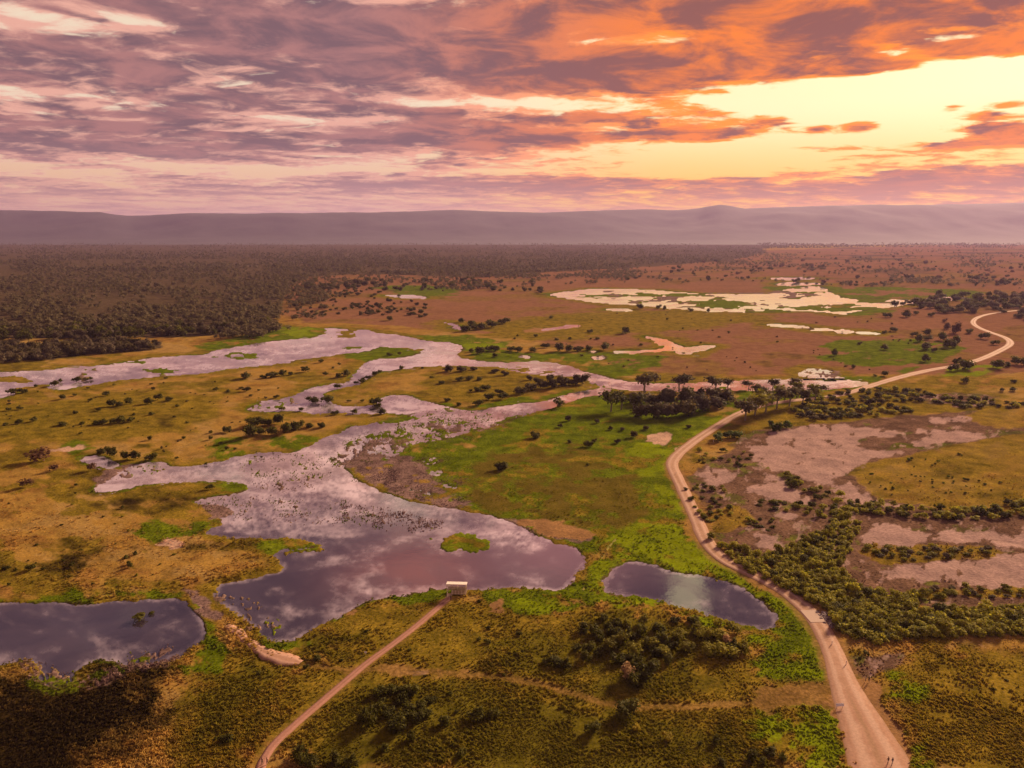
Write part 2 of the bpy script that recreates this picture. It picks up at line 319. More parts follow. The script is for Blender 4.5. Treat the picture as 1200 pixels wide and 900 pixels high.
MARSH = [([(225,587),(290,580),(340,583),(400,588),(470,597),(520,605),(510,622),(420,616),(330,612),(260,612)], 0.30), ([(385,540),(420,510),(480,500),(560,495),(560,540),(540,575),(560,596),(500,590),(450,577),(410,558)], -0.02), ([(400,605),(450,600),(520,607),(512,622),(440,624)], 0.26),
 ([(280,540),(330,530),(400,535),(380,570),(300,580)], 0.22), ([(240,690),(300,700),(350,740),(310,755),(260,720)], 0.16), ([(10,770),(60,780),(90,790),(140,775),(220,752),(150,800),(40,820)], -0.12), ([(120,565),(150,545),(205,545),(180,560)], 0.10),
 ([(640,344),(760,338),(860,344),(960,335),(1080,351),(985,369),(800,363)], 0.02), ([(80,432),(240,414),(250,438),(95,452)], 0.14), ([(240,418),(310,404),(330,415),(260,432)], 0.06), ([(540,505),(600,488),(620,482),(640,490),(560,520),(500,530)], -0.04),
 ([(440,487),(520,476),(620,474),(560,505),(480,515)], 0.2), ([(300,466),(340,462),(360,478),(292,482)], 0.15), ([(935,430),(980,432),(990,446),(940,446)], 0.02), ([(760,450),(930,445),(930,456),(760,458)], 0.16)]
ISLAND = [[(508,636),(518,626),(540,624),(562,626),(577,638),(562,646),(530,646)], [(805,353),(880,352),(884,360),(820,361)], [(598,431),(612,428),(620,432),(604,436)], [(627,435),(640,433),(647,437),(632,438)], [(398,388),(412,388),(410,397),(388,394)], [(400,407),(428,406),(425,410),(402,410)], [(440,488),(470,487),(498,489),(480,494),(446,500)], [(325,645),(345,641),(382,641),(372,644),(338,648)], [(165,433),(200,430),(210,434),(180,437)]]
TRACKS = [[(352,778),(400,785),(430,785),(470,783),(520,789),(600,795),(650,806),(700,823),(760,830),(850,826),(920,822),(975,815)], [(352,778),(330,772)]]
DIRT = [[(885,803),(920,798),(975,800),(985,830),(930,828),(900,838),(880,825)], [(985,800),(1000,792),(1030,795),(1035,820),(1050,850),(1080,910),(1000,910),(985,850),(970,825)], [(265,733),(280,745),(300,760),(335,764),(345,778),(318,778),(290,760)], [(430,780),(470,775),(520,785),(560,790),(500,796),(440,795)],
 [(580,697),(592,700),(595,715),(587,718)], [(600,610),(650,605),(700,624),(690,632),(640,628)], [(395,722),(420,712),(410,725)], [(620,385),(660,383),(640,390),(620,389)]]
PALE = [[(755,516),(768,509),(790,507),(786,514),(780,524),(762,520)], [(784,525),(801,522),(790,532)], [(185,652-20),(215,630),(215,642),(190,640)], [(455,787),(480,783),(510,788),(480,792)], [(1135,752),(1150,755),(1155,763),(1142,762)], [(60,528),(95,520),(100,525),(75,530)]]
GREEN += [[(470,518),(520,505),(565,512),(545,545),(560,590),(520,580),(490,550)], [(520,575),(560,560),(600,600),(560,598)]]
MEADOW = [[(620,518),(700,522),(735,548),(765,590),(740,622),(640,612),(570,594),(535,560),(580,535)], [(560,535),(640,560),(560,580)]]
DARKOLIVE = [[(400,790),(480,795),(640,812),(720,830),(760,845),(900,870),(930,915),(330,915),(380,860)], [(690,715),(720,712),(780,722),(860,735),(860,765),(800,775),(740,800),(690,790),(670,760)], [(640,800),(760,780),(860,790),(760,826),(680,812)], [(230,800),(300,770),(330,800),(240,880)], [(350,745),(400,735),(430,745),(390,770),(355,765)], [(560,735),(680,740),(690,800),(600,790)]]  # dark olive growth; vignette-like dimming of the near ground put into its colour
FOREST = [[(-900,274),(2000,274),(2000,279),(1300,282),(900,286),(895,299),(820,309),(640,319),(560,326),(450,321),(380,322),(345,330),(335,345),(325,375),(310,384),(240,394),(100,396),(-400,400)], [(-400,405),(60,403),(150,400),(188,402),(180,411),(100,416),(50,424),(-400,428)],
 [(700,274),(1300,274),(1300,285),(900,288)]]
FARRED = [[(300,318),(560,318),(640,312),(880,292),(1400,282),(1400,420),(1180,440),(1000,440),(740,440),(640,400),(560,392),(440,380),(330,378),(330,340)]]
ROAD = [(1075,1040,9.5),(1052,960,9.0),(1040,925,8.5),(1034,900,8.0),(1018,862,7.0),(1002,830,5.5),(989,800,4.2),(980.5,775,3.5),(969,747,3.4),(957,727,3.5),(940,709,3.4),(921,694,3.4),(897,680,3.4),(870,667,3.4),(848,657,3.4),(829,639,3.4),(814,603,3.4),(802,577,3.4),(790,553,3.6),(787,544,3.7),(791,536,3.6),(799,528,3.5),(816,515,3.4),(839,500,3.4),(862,486,3.4),(890,475,3.4),(930,469,3.4),(975,465,3.4),(1000,459,3.6),(1030,449,4.0),(1065,439,4.5),(1095,432.5,4.0),(1125,428,4.0),(1150,421,4.0),(1172,411,4.0),(1186,403,4.0),(1180,396,3.8),(1162,390,3.8),(1146,384,3.6),(1139,378,3.6),(1144,372,3.6),(1162,367,3.4),(1200,363,3.0)]
FOOT = [(301,915),(306,898),(313,882),(326,867),(346,849),(375,824),(402,801),(431,776),(461,755),(490,732),(511,714),(527,700)]

# ------------------------------------------------------------------ terrain
def build_grid():
    us = np.concatenate([np.arange(-420, -12, 14.0), np.arange(-12, 1212.1, 1.35), np.arange(1226, 1640, 14.0)])
    vs = np.concatenate([np.array([275.0, 275.6, 276.3]), np.arange(277, 400, 1.0), np.arange(400, 912, 1.3), np.arange(916, 1010, 8.0), np.arange(1020, 1900, 80.0)])
    return us, vs

US, VS = build_grid()
NU, NV = len(US), len(VS)
uu, vv = np.meshgrid(US, VS)
X, Y = Pn(uu.ravel(), vv.ravel())
U, V = toq(X, Y)
px_u, px_v = uu.ravel(), vv.ravel()
n_a = fbm(U / 13, V / 13, 11, 4); n_b = fbm(U / 13, V / 13, 51, 4)
n_c = fbm(U / 60, V / 60, 91, 4); n_d = fbm(U / 60, V / 60, 131, 4)
n_f = fbm(U / 5.0, V / 5.0, 171, 3); n_g = fbm(U / 28, V / 28, 211, 5, .6)
n_hx = fbm(U / 9.0, V / 20.0, 251, 4, .6)
Uw = U + 7 * n_a + 10 * n_c; Vw = V + 7 * n_b + 10 * n_d
Us_ = U + 5.5 * n_a + 2 * n_f; Vs_ = V + 5.5 * n_b + 2 * n_f

def layer(polys, soft=3.0, amp=8.0, noise=None, smooth=1, warp=True):
    m = np.zeros(U.shape)
    nz = n_a if noise is None else noise
    for p in polys:
        sd = sd_poly(p, Uw if warp else U, Vw if warp else V, smooth=smooth)
        m = np.maximum(m, sstep(sd + amp * nz, -soft, soft))
    return m

# water: positive inside
wsd = np.full(U.shape, -40.0); body = {}
for nm, polys in WATER.items():
    b = np.full(U.shape, -40.0)
    for p in polys: b = np.maximum(b, sd_poly(p, Us_, Vs_, smooth=1))
    body[nm] = b; wsd = np.maximum(wsd, b)
marsh = np.zeros(U.shape); emergent = np.zeros(U.shape)
n_s = fbm(U / 4.0, V / 9.0, 291, 4, .65)
nm_ = 0.45 * n_hx + 0.3 * n_g + 0.55 * n_s
nm_w = .75 * fbm(U / 30, V / 42, 283, 4, .55) + .25 * n_hx
for i_, (p, thr) in enumerate(MARSH):
    m = sstep(sd_poly(p, Uw, Vw) + 6 * n_a, -7, 10); marsh = np.maximum(marsh, m)
    emergent = np.maximum(emergent, m * sstep(nm_w if i_ in (7, 8, 9) else nm_, thr - .05, thr + .07))
for p in ISLAND: emergent = np.maximum(emergent, sstep(sd_poly(p, Uw, Vw) + 8 * n_f + 10 * n_a, -1.5, 1.5))
shore = wsd + 3.2 * n_f + 3.0 * n_hx
depth = sstep(shore, -2.2, 2.2) * (1 - emergent)
road_px = [(a, b) for a, b, _ in ROAD]
sd_road = sd_line(road_px, U, V); sd_foot = sd_line(FOOT, U, V)
dist_m = Y / 850.0                                                    # metres per unit of the scaled coordinates
near_road = np.maximum(sstep(sd_road * dist_m, -11, -6), sstep(sd_foot * dist_m, -5, -2.5))
relief = (0.5 * fbm(X / 9, Y / 9, 301, 4) + 0.5 * fbm(X / 40, Y / 40, 331, 3)) * np.clip(1 - (Y - 900) / 900, 0, 1)
land = np.clip(1 - sstep(wsd, -14, -2), 0, 1)
Z = relief * 0.9 * land * (1 - near_road) - 0.55 * depth + 0.0
WATER_Z = -0.22

L = {}
L['farred'] = layer(FARRED, 10, 20, n_g)
L['olive'] = np.maximum(layer(OLIVE + [GREEN[0], ISLAND[0]], 22, 40, n_g), 0.9 * sstep(wsd + 20 * n_g, -34, -8)); L['olive'] = np.maximum(L['olive'], 0.85 * sstep(n_c + .5 * n_g, 0.02, 0.30) * (1 - .5 * L['farred']))
L['forest'] = layer(FOREST, 5, 10, n_g)
n_l = fbm(U / 90, V / 60, 401, 5, .6); L['forest'] = np.maximum(L['forest'], .75 * L['farred'] * sstep(n_l, .08, .22) * sstep(px_v, 352, 300))
n_q = fbm(U / 45, V / 38, 431, 5, .6); L['straw'] = .8 * sstep(n_q, .10, .30); L['rust'] = .75 * sstep(-n_q + .3 * n_a, .10, .30)
L['mud'] = layer(MUD, 6, 14, n_g)
isl = layer(MUD_ISLAND, 4, 12, n_g)
L['mud'] *= (1 - isl)
L['olive'] = np.maximum(L['olive'] * (1 - .7 * isl), isl * (.62 + .5 * n_g))
fringe = sstep(wsd + 10 * n_g, -9, -2) * sstep(n_c + .4 * n_a, -.12, .12) * (1 - .6 * L['mud'])
g_in = layer(GREEN, 9, 26, n_g)
L['green'] = np.maximum(g_in * sstep(n_g + .4 * n_c + .3 * n_s, -.55, .0) , .8 * fringe)
L['green'] = np.maximum(L['green'], 0.5 * L['mud'] * sstep(n_g, .12, .3))
L['meadow'] = .75 * layer(MEADOW, 18, 44, n_g + .6 * n_c) * sstep(n_g, -.3, .05)
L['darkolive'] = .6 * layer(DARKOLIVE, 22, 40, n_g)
L['lime'] = .9 * layer(LIME, 9, 22, n_g) * sstep(n_g + .4 * n_a, -.35, .15)
L['salt'] = layer(SALT, 5.0, 12, .5 * n_a + n_hx) * sstep(n_hx + .6 * n_g, -.62, -.36)
L['salt'] = np.maximum(L['salt'], .55 * L['mud'] * sstep(n_hx + .5 * n_g, .26, .42))
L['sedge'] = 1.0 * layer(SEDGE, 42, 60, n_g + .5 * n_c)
L['purple'] = np.maximum(layer(PURPLE, 5, 14, n_g) * sstep(n_g + .5 * n_a, -.35, -.02), .85 * emergent * marsh * (1 - g_in) * sstep(n_c + .6 * n_a, .12, -.06))
L['green'] = np.maximum(L['green'], .7 * emergent * marsh * sstep(n_c + .6 * n_a, 0.0, .14))
L['pale'] = layer(PALE, 3, 10, n_a)
trk = np.zeros(U.shape)
for t in TRACKS: trk = np.maximum(trk, .65 * sstep(sd_line(t, U, V) * dist_m + 1.2 * n_a, -2.6, -.6))
L['track'] = np.maximum(trk, .8 * layer([DIRT[0], DIRT[3]], 8, 22, n_g))
L['dirt'] = np.maximum(layer([d for i_, d in enumerate(DIRT) if i_ not in (0, 2, 3)], 4, 12, n_a), .60 * np.maximum(sstep(sd_road * dist_m + 1.5 * n_a, -6.0, -3.2), .6 * sstep(sd_foot * dist_m + 1.0 * n_f, -2.8, -1.2)))
L['wet'] = .75 * (1 - sstep(wsd, 0, 4)) * sstep(wsd + 4 * n_a + 3 * n_s, -5.5, -.5) * sstep(n_g + .5 * n_c, -.3, .15)
LAYERS = ['straw', 'rust', 'farred', 'olive', 'forest', 'mud', 'sedge', 'darkolive', 'green', 'meadow', 'lime', 'wet', 'purple', 'salt', 'pale', 'track', 'dirt']
COLS = {  # base colours (pair: the layer varies between them)
 'straw': ((.40, .265, .085), (.31, .195, .055)), 'rust': ((.22, .120, .028), (.29, .160, .042)), 'base': ((.37, .235, .058), (.285, .168, .036)), 'farred': ((.285, .142, .078), (.205, .105, .056)), 'olive': ((.145, .116, .011), (.24, .166, .020)), 'forest': ((.082, .060, .030), (.115, .080, .048)),
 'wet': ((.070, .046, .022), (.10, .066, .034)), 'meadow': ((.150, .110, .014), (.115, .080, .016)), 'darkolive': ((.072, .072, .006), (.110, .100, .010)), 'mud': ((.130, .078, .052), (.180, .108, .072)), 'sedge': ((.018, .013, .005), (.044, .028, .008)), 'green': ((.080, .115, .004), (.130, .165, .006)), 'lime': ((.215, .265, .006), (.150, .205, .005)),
 'purple': ((.15, .095, .085), (.23, .15, .13)), 'salt': ((.44, .30, .265), (.35, .235, .205)), 'pale': ((.56, .38, .28), (.46, .30, .21)), 'track': ((.20, .118, .034), (.26, .155, .050)), 'dirt': ((.34, .195, .085), (.27, .150, .060))}

def link(o, parent=None):
    COL.objects.link(o)
    if parent is not None: o.parent = parent
    return o

def mesh_np(name, verts, faces, smooth=False):
    """fast mesh from arrays; faces is (n,3) or (n,4)"""
    me = bpy.data.meshes.new(name); verts = np.asarray(verts, np.float32); faces = np.asarray(faces, np.int32)
    k = faces.shape[1]
    me.vertices.add(len(verts)); me.vertices.foreach_set('co', verts.ravel())
    me.loops.add(faces.size); me.loops.foreach_set('vertex_index', faces.ravel())
    me.polygons.add(len(faces)); me.polygons.foreach_set('loop_start', np.arange(0, faces.size, k, dtype=np.int32))
    me.polygons.foreach_set('use_smooth', np.full(len(faces), smooth, bool))
    me.update(calc_edges=True)
    return me

def principled(name):
    m = bpy.data.materials.new(name); m.use_nodes = True
    k = NT(m.node_tree); b = k.n['Principled BSDF']
    return m, k, b

def terrain_material():
    m, k, b = principled('ground')
    geo = k.new('ShaderNodeNewGeometry').outputs['Position']
    pos = k.v('MULTIPLY', geo, (1, 1, 0))
    f1 = k.noise(pos, 0.9, 5, .65); f2 = k.noise(pos, 0.11, 6, .62, .3); f3 = k.noise(pos, 0.012, 6, .6, .4)
    mixf = k.m('ADD', k.m('MULTIPLY', f1, .45), k.m('ADD', k.m('MULTIPLY', f2, .4), k.m('MULTIPLY', f3, .3)))
    var = k.ss(mixf, .43, .72)
    col = k.mix(var, *COLS['base'])
    wob = k.m('MULTIPLY', k.m('SUBTRACT', mixf, .57), 1.6)
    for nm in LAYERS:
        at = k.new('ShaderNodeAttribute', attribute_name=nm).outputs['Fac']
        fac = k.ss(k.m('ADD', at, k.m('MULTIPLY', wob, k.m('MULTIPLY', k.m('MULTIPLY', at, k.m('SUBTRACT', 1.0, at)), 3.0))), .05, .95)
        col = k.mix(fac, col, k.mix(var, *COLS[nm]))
    # tussock by tussock lightness
    t1 = k.ss(f1, .32, .72, .68, 1.28); t2 = k.ss(f2, .3, .7, .74, 1.24)
    col = k.mix(1.0, col, k.m('MULTIPLY', t1, t2), 'MULTIPLY')
    k.put(b.inputs['Base Color'], col); b.inputs['Roughness'].default_value = .95; b.inputs['Specular IOR Level'].default_value = 0.0
    bp = k.new('ShaderNodeBump'); bp.inputs['Strength'].default_value = .5; bp.inputs['Distance'].default_value = .4
    k.put(bp.inputs['Height'], k.m('ADD', f1, k.m('MULTIPLY', f2, 1.5))); k.l.new(bp.outputs[0], b.inputs['Normal'])
    return m

def build_terrain():
    i = np.arange(NV - 1)[:, None] * NU + np.arange(NU - 1)[None, :]
    F = np.stack([i + NU, i + NU + 1, i + 1, i], -1).reshape(-1, 4)
    me = mesh_np('ground', np.stack([X, Y, Z], -1), F, True)
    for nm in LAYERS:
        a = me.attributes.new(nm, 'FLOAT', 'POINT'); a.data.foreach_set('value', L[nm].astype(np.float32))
    me.materials.append(terrain_material())
    o = link(bpy.data.objects.new('ground', me)); o['kind'] = 'structure'
    return F

GRID_F = build_terrain()

# the wider plain below and behind, out to the horizon
def build_plain():
    R_ = 90000.0
    me = mesh_np('plain', [(-R_, -R_, -1.6), (R_, -R_, -1.6), (R_, R_, -1.6), (-R_, R_, -1.6)], [(0, 1, 2, 3)])
    m, k, b = principled('plain')
    geo = k.new('ShaderNodeNewGeometry').outputs['Position']
    k.put(b.inputs['Base Color'], k.mix(k.noise(geo, .002, 6, .6), (.11, .075, .035), (.22, .12, .055))); b.inputs['Roughness'].default_value = 1
    me.materials.append(m); o = link(bpy.data.objects.new('plain', me)); o['kind'] = 'structure'
build_plain()

# ------------------------------------------------------------------ water
def water_material():
    m = bpy.data.materials.new('water'); m.use_nodes = True
    k = NT(m.node_tree); k.n.clear(); out = k.new('ShaderNodeOutputMaterial')
    geo = k.new('ShaderNodeNewGeometry').outputs['Position']
    n1 = k.noise(geo, .035, 6, .6, .5); n2 = k.noise(k.v('MULTIPLY', geo, (1, 1, 0)), .35, 4, .6); n3 = k.noise(geo, .008, 4, .55, .4)
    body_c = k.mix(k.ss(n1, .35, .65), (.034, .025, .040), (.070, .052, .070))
    sheen_silt = k.new('ShaderNodeAttribute', attribute_name='sheen_silt').outputs['Fac']
    sheen_silt = k.m('MULTIPLY', sheen_silt, k.ss(k.m('ADD', n1, k.m('MULTIPLY', n3, .8)), .70, 1.05, .45, 1.15), clamp=True)
    body_c = k.mix(sheen_silt, body_c, k.mix(k.ss(n1, .38, .62), (.58, .47, .54), (.80, .70, .80)))  # pale body colour: painted sky reflection, plus silty shallows at the shore
    dif = k.new('ShaderNodeBsdfDiffuse'); k.put(dif.inputs[0], body_c)
    gl = k.new('ShaderNodeBsdfGlossy'); k.put(gl.inputs[0], (.98, .95, .98)); k.put(gl.inputs[1], k.ss(n1, .4, .7, .04, .16))
    bp = k.new('ShaderNodeBump'); bp.inputs['Strength'].default_value = .22; bp.inputs['Distance'].default_value = .10
    k.put(bp.inputs['Height'], n2); k.l.new(bp.outputs[0], gl.inputs['Normal'])
    lw = k.new('ShaderNodeLayerWeight'); lw.inputs[0].default_value = .5
    g = k.m('POWER', lw.outputs['Facing'], 2.5)
    fac = k.m('ADD', k.m('MULTIPLY', g, .96), .03, clamp=True)
    mx = k.new('ShaderNodeMixShader'); k.put(mx.inputs[0], fac); k.l.new(dif.outputs[0], mx.inputs[1]); k.l.new(gl.outputs[0], mx.inputs[2])
    k.l.new(mx.outputs[0], out.inputs[0])
    return m

MW = water_material()
SHEEN = [([(-60,420),(240,400),(420,380),(560,395),(720,430),(1030,436),(1030,466),(720,465),(560,485),(400,490),(240,490),(-60,480)], .85),  # outlines where mirrored sky brightness is painted into the water
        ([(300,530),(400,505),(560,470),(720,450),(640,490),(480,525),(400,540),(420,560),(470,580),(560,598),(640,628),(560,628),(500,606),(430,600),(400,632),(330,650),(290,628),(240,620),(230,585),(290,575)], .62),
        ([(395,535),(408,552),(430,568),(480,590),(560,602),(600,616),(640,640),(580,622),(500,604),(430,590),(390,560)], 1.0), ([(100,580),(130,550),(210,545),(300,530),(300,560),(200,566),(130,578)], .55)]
sheen_silt = np.zeros(U.shape)
for p, a_ in SHEEN: sheen_silt = np.maximum(sheen_silt, a_ * sstep(sd_poly(p, Uw, Vw) + 44 * n_g + 34 * n_c, -50, 40))
sheen_silt = np.maximum(sheen_silt, .42 * sstep(wsd + 4 * n_a, 9, 0))
sheen_silt *= np.clip(.85 + .9 * n_s + 1.1 * n_g, 0.1, 1.3)
for nm in ('river', 'lagoon', 'pond', 'wetland', 'stream'):
    inside = (body[nm] > -6).reshape(NV, NU)
    fm = (inside[:-1, :-1] | inside[1:, :-1] | inside[:-1, 1:] | inside[1:, 1:]).ravel()
    F = GRID_F[fm]; idx, inv = np.unique(F, return_inverse=True)
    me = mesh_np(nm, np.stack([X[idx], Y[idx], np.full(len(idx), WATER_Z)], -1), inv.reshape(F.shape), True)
    at = me.attributes.new('sheen_silt', 'FLOAT', 'POINT'); at.data.foreach_set('value', sheen_silt[idx].astype(np.float32)); me.materials.append(MW); o = link(bpy.data.objects.new(nm, me)); o['kind'] = 'structure'

# ------------------------------------------------------------------ roads
def resample(pts, step):
    out = [pts[0]]
    for a, b in zip(pts[:-1], pts[1:]):
        n = max(1, int((Vector(a[:2]) - Vector(b[:2])).length / step))
        for i in range(1, n + 1):
            t = i / n; out.append(tuple(a[j] + (b[j] - a[j]) * t for j in range(len(a))))
    return out

def ribbon(name, line, z, mat, across=(-1, -.86, -.35, 0, .35, .86, 1), zprof=(-.35, .0, .03, .06, .03, .0, -.35), jit=.35, step=2.5):
    w = [(*P(a, b)[:2], hw) for a, b, hw in line]
    # smooth twice in the ground plane
    for _ in range(2):
        o = [w[0]]
        for a, b in zip(w[:-1], w[1:]):
            o += [tuple(a[j] * .75 + b[j] * .25 for j in range(3)), tuple(a[j] * .25 + b[j] * .75 for j in range(3))]
        w = o + [w[-1]]
    w = resample(w, step); n = len(w); vs = []; m = len(across)
    a = np.array(w); s = np.arange(n)
    jl = fbm(s / 3.0, s * 0 + 3.3, 5, 3) * jit; jr = fbm(s / 3.0, s * 0 + 8.3, 6, 3) * jit
    for i in range(n):
        t = Vector(a[min(i + 1, n - 1), :2]) - Vector(a[max(i - 1, 0), :2]); t.normalize(); nx, ny = t.y, -t.x
        for c, dz in zip(across, zprof):
            hw = c * (a[i, 2] + (jr[i] if c > 0 else jl[i]))
            vs.append((a[i, 0] + nx * hw, a[i, 1] + ny * hw, z + dz))
    i = np.arange(n - 1)[:, None] * m + np.arange(m - 1)[None, :]
    F = np.stack([i, i + 1, i + m + 1, i + m], -1).reshape(-1, 4)
    me = mesh_np(name, vs, F, True)
    at = me.attributes.new('across', 'FLOAT', 'POINT'); at.data.foreach_set('value', np.tile(np.array(across, np.float32), n))
    me.materials.append(mat); o = link(bpy.data.objects.new(name, me)); o['kind'] = 'structure'
    return o

def dirt_material(name, ca, cb, rut):
    m, k, b = principled(name)
    geo = k.new('ShaderNodeNewGeometry').outputs['Position']
    n1 = k.noise(geo, .25, 6, .65, .4); n2 = k.noise(geo, 1.8, 4, .6); n3 = k.noise(geo, .03, 3, .5)
    at = k.new('ShaderNodeAttribute', attribute_name='across').outputs['Fac']
    aa = k.m('ABSOLUTE', k.m('ADD', at, k.m('MULTIPLY', k.m('SUBTRACT', n1, .5), .25)))
    col = k.mix(k.ss(k.m('ADD', k.m('MULTIPLY', n1, .6), k.m('MULTIPLY', n3, .4)), .38, .62), ca, cb)
    wheel = k.m('MULTIPLY', k.ss(aa, .18, .36), k.ss(aa, .66, .48))
    col = k.mix(k.m('MULTIPLY', wheel, .85), col, rut)
    col = k.mix(k.m('MULTIPLY', k.ss(aa, .74, 1.0), .8), col, (.23, .125, .06))
    col = k.mix(k.m('MULTIPLY', k.m('MULTIPLY', k.ss(aa, .16, .02), k.ss(n3, .4, .6)), .45), col, (.26, .16, .07))
    col = k.mix(1.0, col, k.ss(n2, .3, .7, .88, 1.1), 'MULTIPLY')
    k.put(b.inputs['Base Color'], col); b.inputs['Roughness'].default_value = .9; b.inputs['Specular IOR Level'].default_value = .15
    bp = k.new('ShaderNodeBump'); bp.inputs['Strength'].default_value = .4; bp.inputs['Distance'].default_value = .12
    k.put(bp.inputs['Height'], n1); k.l.new(bp.outputs[0], b.inputs['Normal'])
    return m

ribbon('dirt_road', ROAD, .10, dirt_material('road_dirt', (.47, .285, .195), (.40, .225, .145), (.54, .36, .265)), jit=.5)
ribbon('footpath', [(a, b, 1.25) for a, b in FOOT], .10, dirt_material('path_dirt', (.40, .205, .155), (.35, .175, .13), (.44, .24, .18)), jit=.22, step=1.5)
ribbon('sandy_track', [(266,734,1.2),(276,740,1.6),(290,751,1.7),(306,763,1.9),(322,770,2.8),(338,774,3.2),(352,778,1.0)], .30, dirt_material('track_sand', (.50, .30, .21), (.42, .24, .165), (.54, .34, .25)), jit=1.2, step=1.2)
ribbon('grass_track', [(683, 692, .5), (692, 676, .5), (703, 656, .5), (714, 640, .5), (722, 632, .5)], .12, dirt_material('track_grass', (.25, .24, .03), (.20, .19, .02), (.27, .25, .05)), jit=.2, step=1.5)

# ------------------------------------------------------------------ mountains
def build_mountains():
    prof = [(-500,249),(-300,246),(-150,250),(0,249),(30,247),(60,247),(100,249),(140,249),(160,252),(172,254),(200,252),(250,250),(300,250.5),(350,250),(400,249),(450,249),(520,247),(560,247),(600,249),(650,249),(700,247),(740,246),(780,246),(808,244.5),(820,241.5),(832,239.5),(844,241.5),(858,244.5),(880,244.5),(920,243),(960,240.5),(1000,241),(1050,240),(1100,240),(1150,239),(1200,238),(1350,236),(1500,240),(1700,244)]
    pu = np.array([a for a, _ in prof]); pv = np.array([b for _, b in prof])
    us = np.arange(-480, 1700, 5.0); rs = np.linspace(0, 1, 64)
    D0, D1 = 7200.0, 14600.0
    vs = []; 
    uu_, rr = np.meshgrid(us, rs); uf = uu_.ravel(); rf = rr.ravel()
    tanaz = (uf - 600) / FPX / math.cos(PITCH)
    D = D0 + (D1 - D0) * rf
    crest = .58 + .16 * fbm(uf / 160, uf * 0 + 1.5, 21, 3)
    Dc = D0 + (D1 - D0) * crest
    top = CAM_H + Dc * np.tan(np.radians([px_azel(u, v)[1] for u, v in zip(us, np.interp(us, pu, pv))]))[None, :].repeat(len(rs), 0).ravel() / np.cos(np.arctan(tanaz))
    x = tanaz * D; y = D
    spur = fbm(x / 1700, y / 2300, 61, 6, .58)
    g = np.where(rf < crest, sstep(rf, 0.02, crest) ** 2.1, 1 - .55 * sstep(rf, crest, 1.25))
    h = top * g * (1 + .6 * spur * np.clip(1 - g, 0, 1) * 1.4) + 22 * fbm(x / 500, y / 500, 77, 3) * g
    h = np.where(rf < .02, -1.0, h)
    i = np.arange(len(rs) - 1)[:, None] * len(us) + np.arange(len(us) - 1)[None, :]
    F = np.stack([i, i + 1, i + len(us) + 1, i + len(us)], -1).reshape(-1, 4)
    me = mesh_np('mountain_range', np.stack([x, y, h], -1), F, True)
    m, k, b = principled('mountain_forest')
    geo = k.new('ShaderNodeNewGeometry').outputs['Position']
    n = k.noise(geo, .0025, 7, .65)
    k.put(b.inputs['Base Color'], k.mix(k.ss(n, .35, .65), (.020, .022, .032), (.036, .034, .042))); b.inputs['Roughness'].default_value = 1
    bp = k.new('ShaderNodeBump'); bp.inputs['Strength'].default_value = .8; bp.inputs['Distance'].default_value = 14
    k.put(bp.inputs['Height'], n); k.l.new(bp.outputs[0], b.inputs['Normal'])
    me.materials.append(m); o = link(bpy.data.objects.new('mountain_range', me)); o['kind'] = 'structure'
build_mountains()

# ------------------------------------------------------------------ foliage
def leaf_material(name, ca, cb, trans=.45):
    m, k, b = principled(name); out = k.n['Material Output']
    geo = k.new('ShaderNodeNewGeometry'); oi = k.new('ShaderNodeObjectInfo')
    col = k.mix(geo.outputs['Random Per Island'], ca, cb)
    col = k.mix(1.0, col, k.ss(oi.outputs['Random'], 0, 1, .72, 1.3), 'MULTIPLY')
    k.put(b.inputs['Base Color'], col); b.inputs['Roughness'].default_value = .75; b.inputs['Specular IOR Level'].default_value = .15
    tr = k.new('ShaderNodeBsdfTranslucent'); k.put(tr.inputs[0], col)
    mx = k.new('ShaderNodeMixShader'); mx.inputs[0].default_value = trans
    k.l.new(b.outputs[0], mx.inputs[1]); k.l.new(tr.outputs[0], mx.inputs[2]); k.l.new(mx.outputs[0], out.inputs[0])
    return m

MAT = {
 'dark': leaf_material('leaves_dark_green', (.050, .052, .006), (.130, .118, .013)), 'olive': leaf_material('leaves_olive', (.15, .145, .010), (.28, .24, .022)),
 'mangrove': leaf_material('leaves_mangrove', (.18, .19, .012), (.46, .40, .036)), 'grey': leaf_material('leaves_grey', (.10, .082, .048), (.17, .13, .078)),
 'brown': leaf_material('leaves_brown', (.13, .065, .040), (.20, .11, .06)), 'forest': leaf_material('leaves_forest', (.058, .050, .016), (.125, .092, .036)),
 'yellow': leaf_material('leaves_yellow', (.34, .28, .02), (.44, .33, .03)), 'blossom': leaf_material('leaves_tan', (.32, .20, .095), (.46, .30, .15)), 'green': leaf_material('leaves_green', (.065, .105, .007), (.115, .15, .012))}
def bark():
    m, k, b = principled('bark'); geo = k.new('ShaderNodeNewGeometry').outputs['Position']
    k.put(b.inputs['Base Color'], k.mix(k.noise(geo, 3.0, 4), (.16, .12, .09), (.34, .28, .22))); b.inputs['Roughness'].default_value = .9
    return m
MAT['bark'] = bark()

def ico(r=1):
    bm = bmesh.new(); bmesh.ops.create_icosphere(bm, subdivisions=r, radius=1.0)
    v = np.array([q.co[:] for q in bm.verts]); f = np.array([[q.index for q in p.verts] for p in bm.faces]); bm.free()
    return v, f
ICO = ico(1)

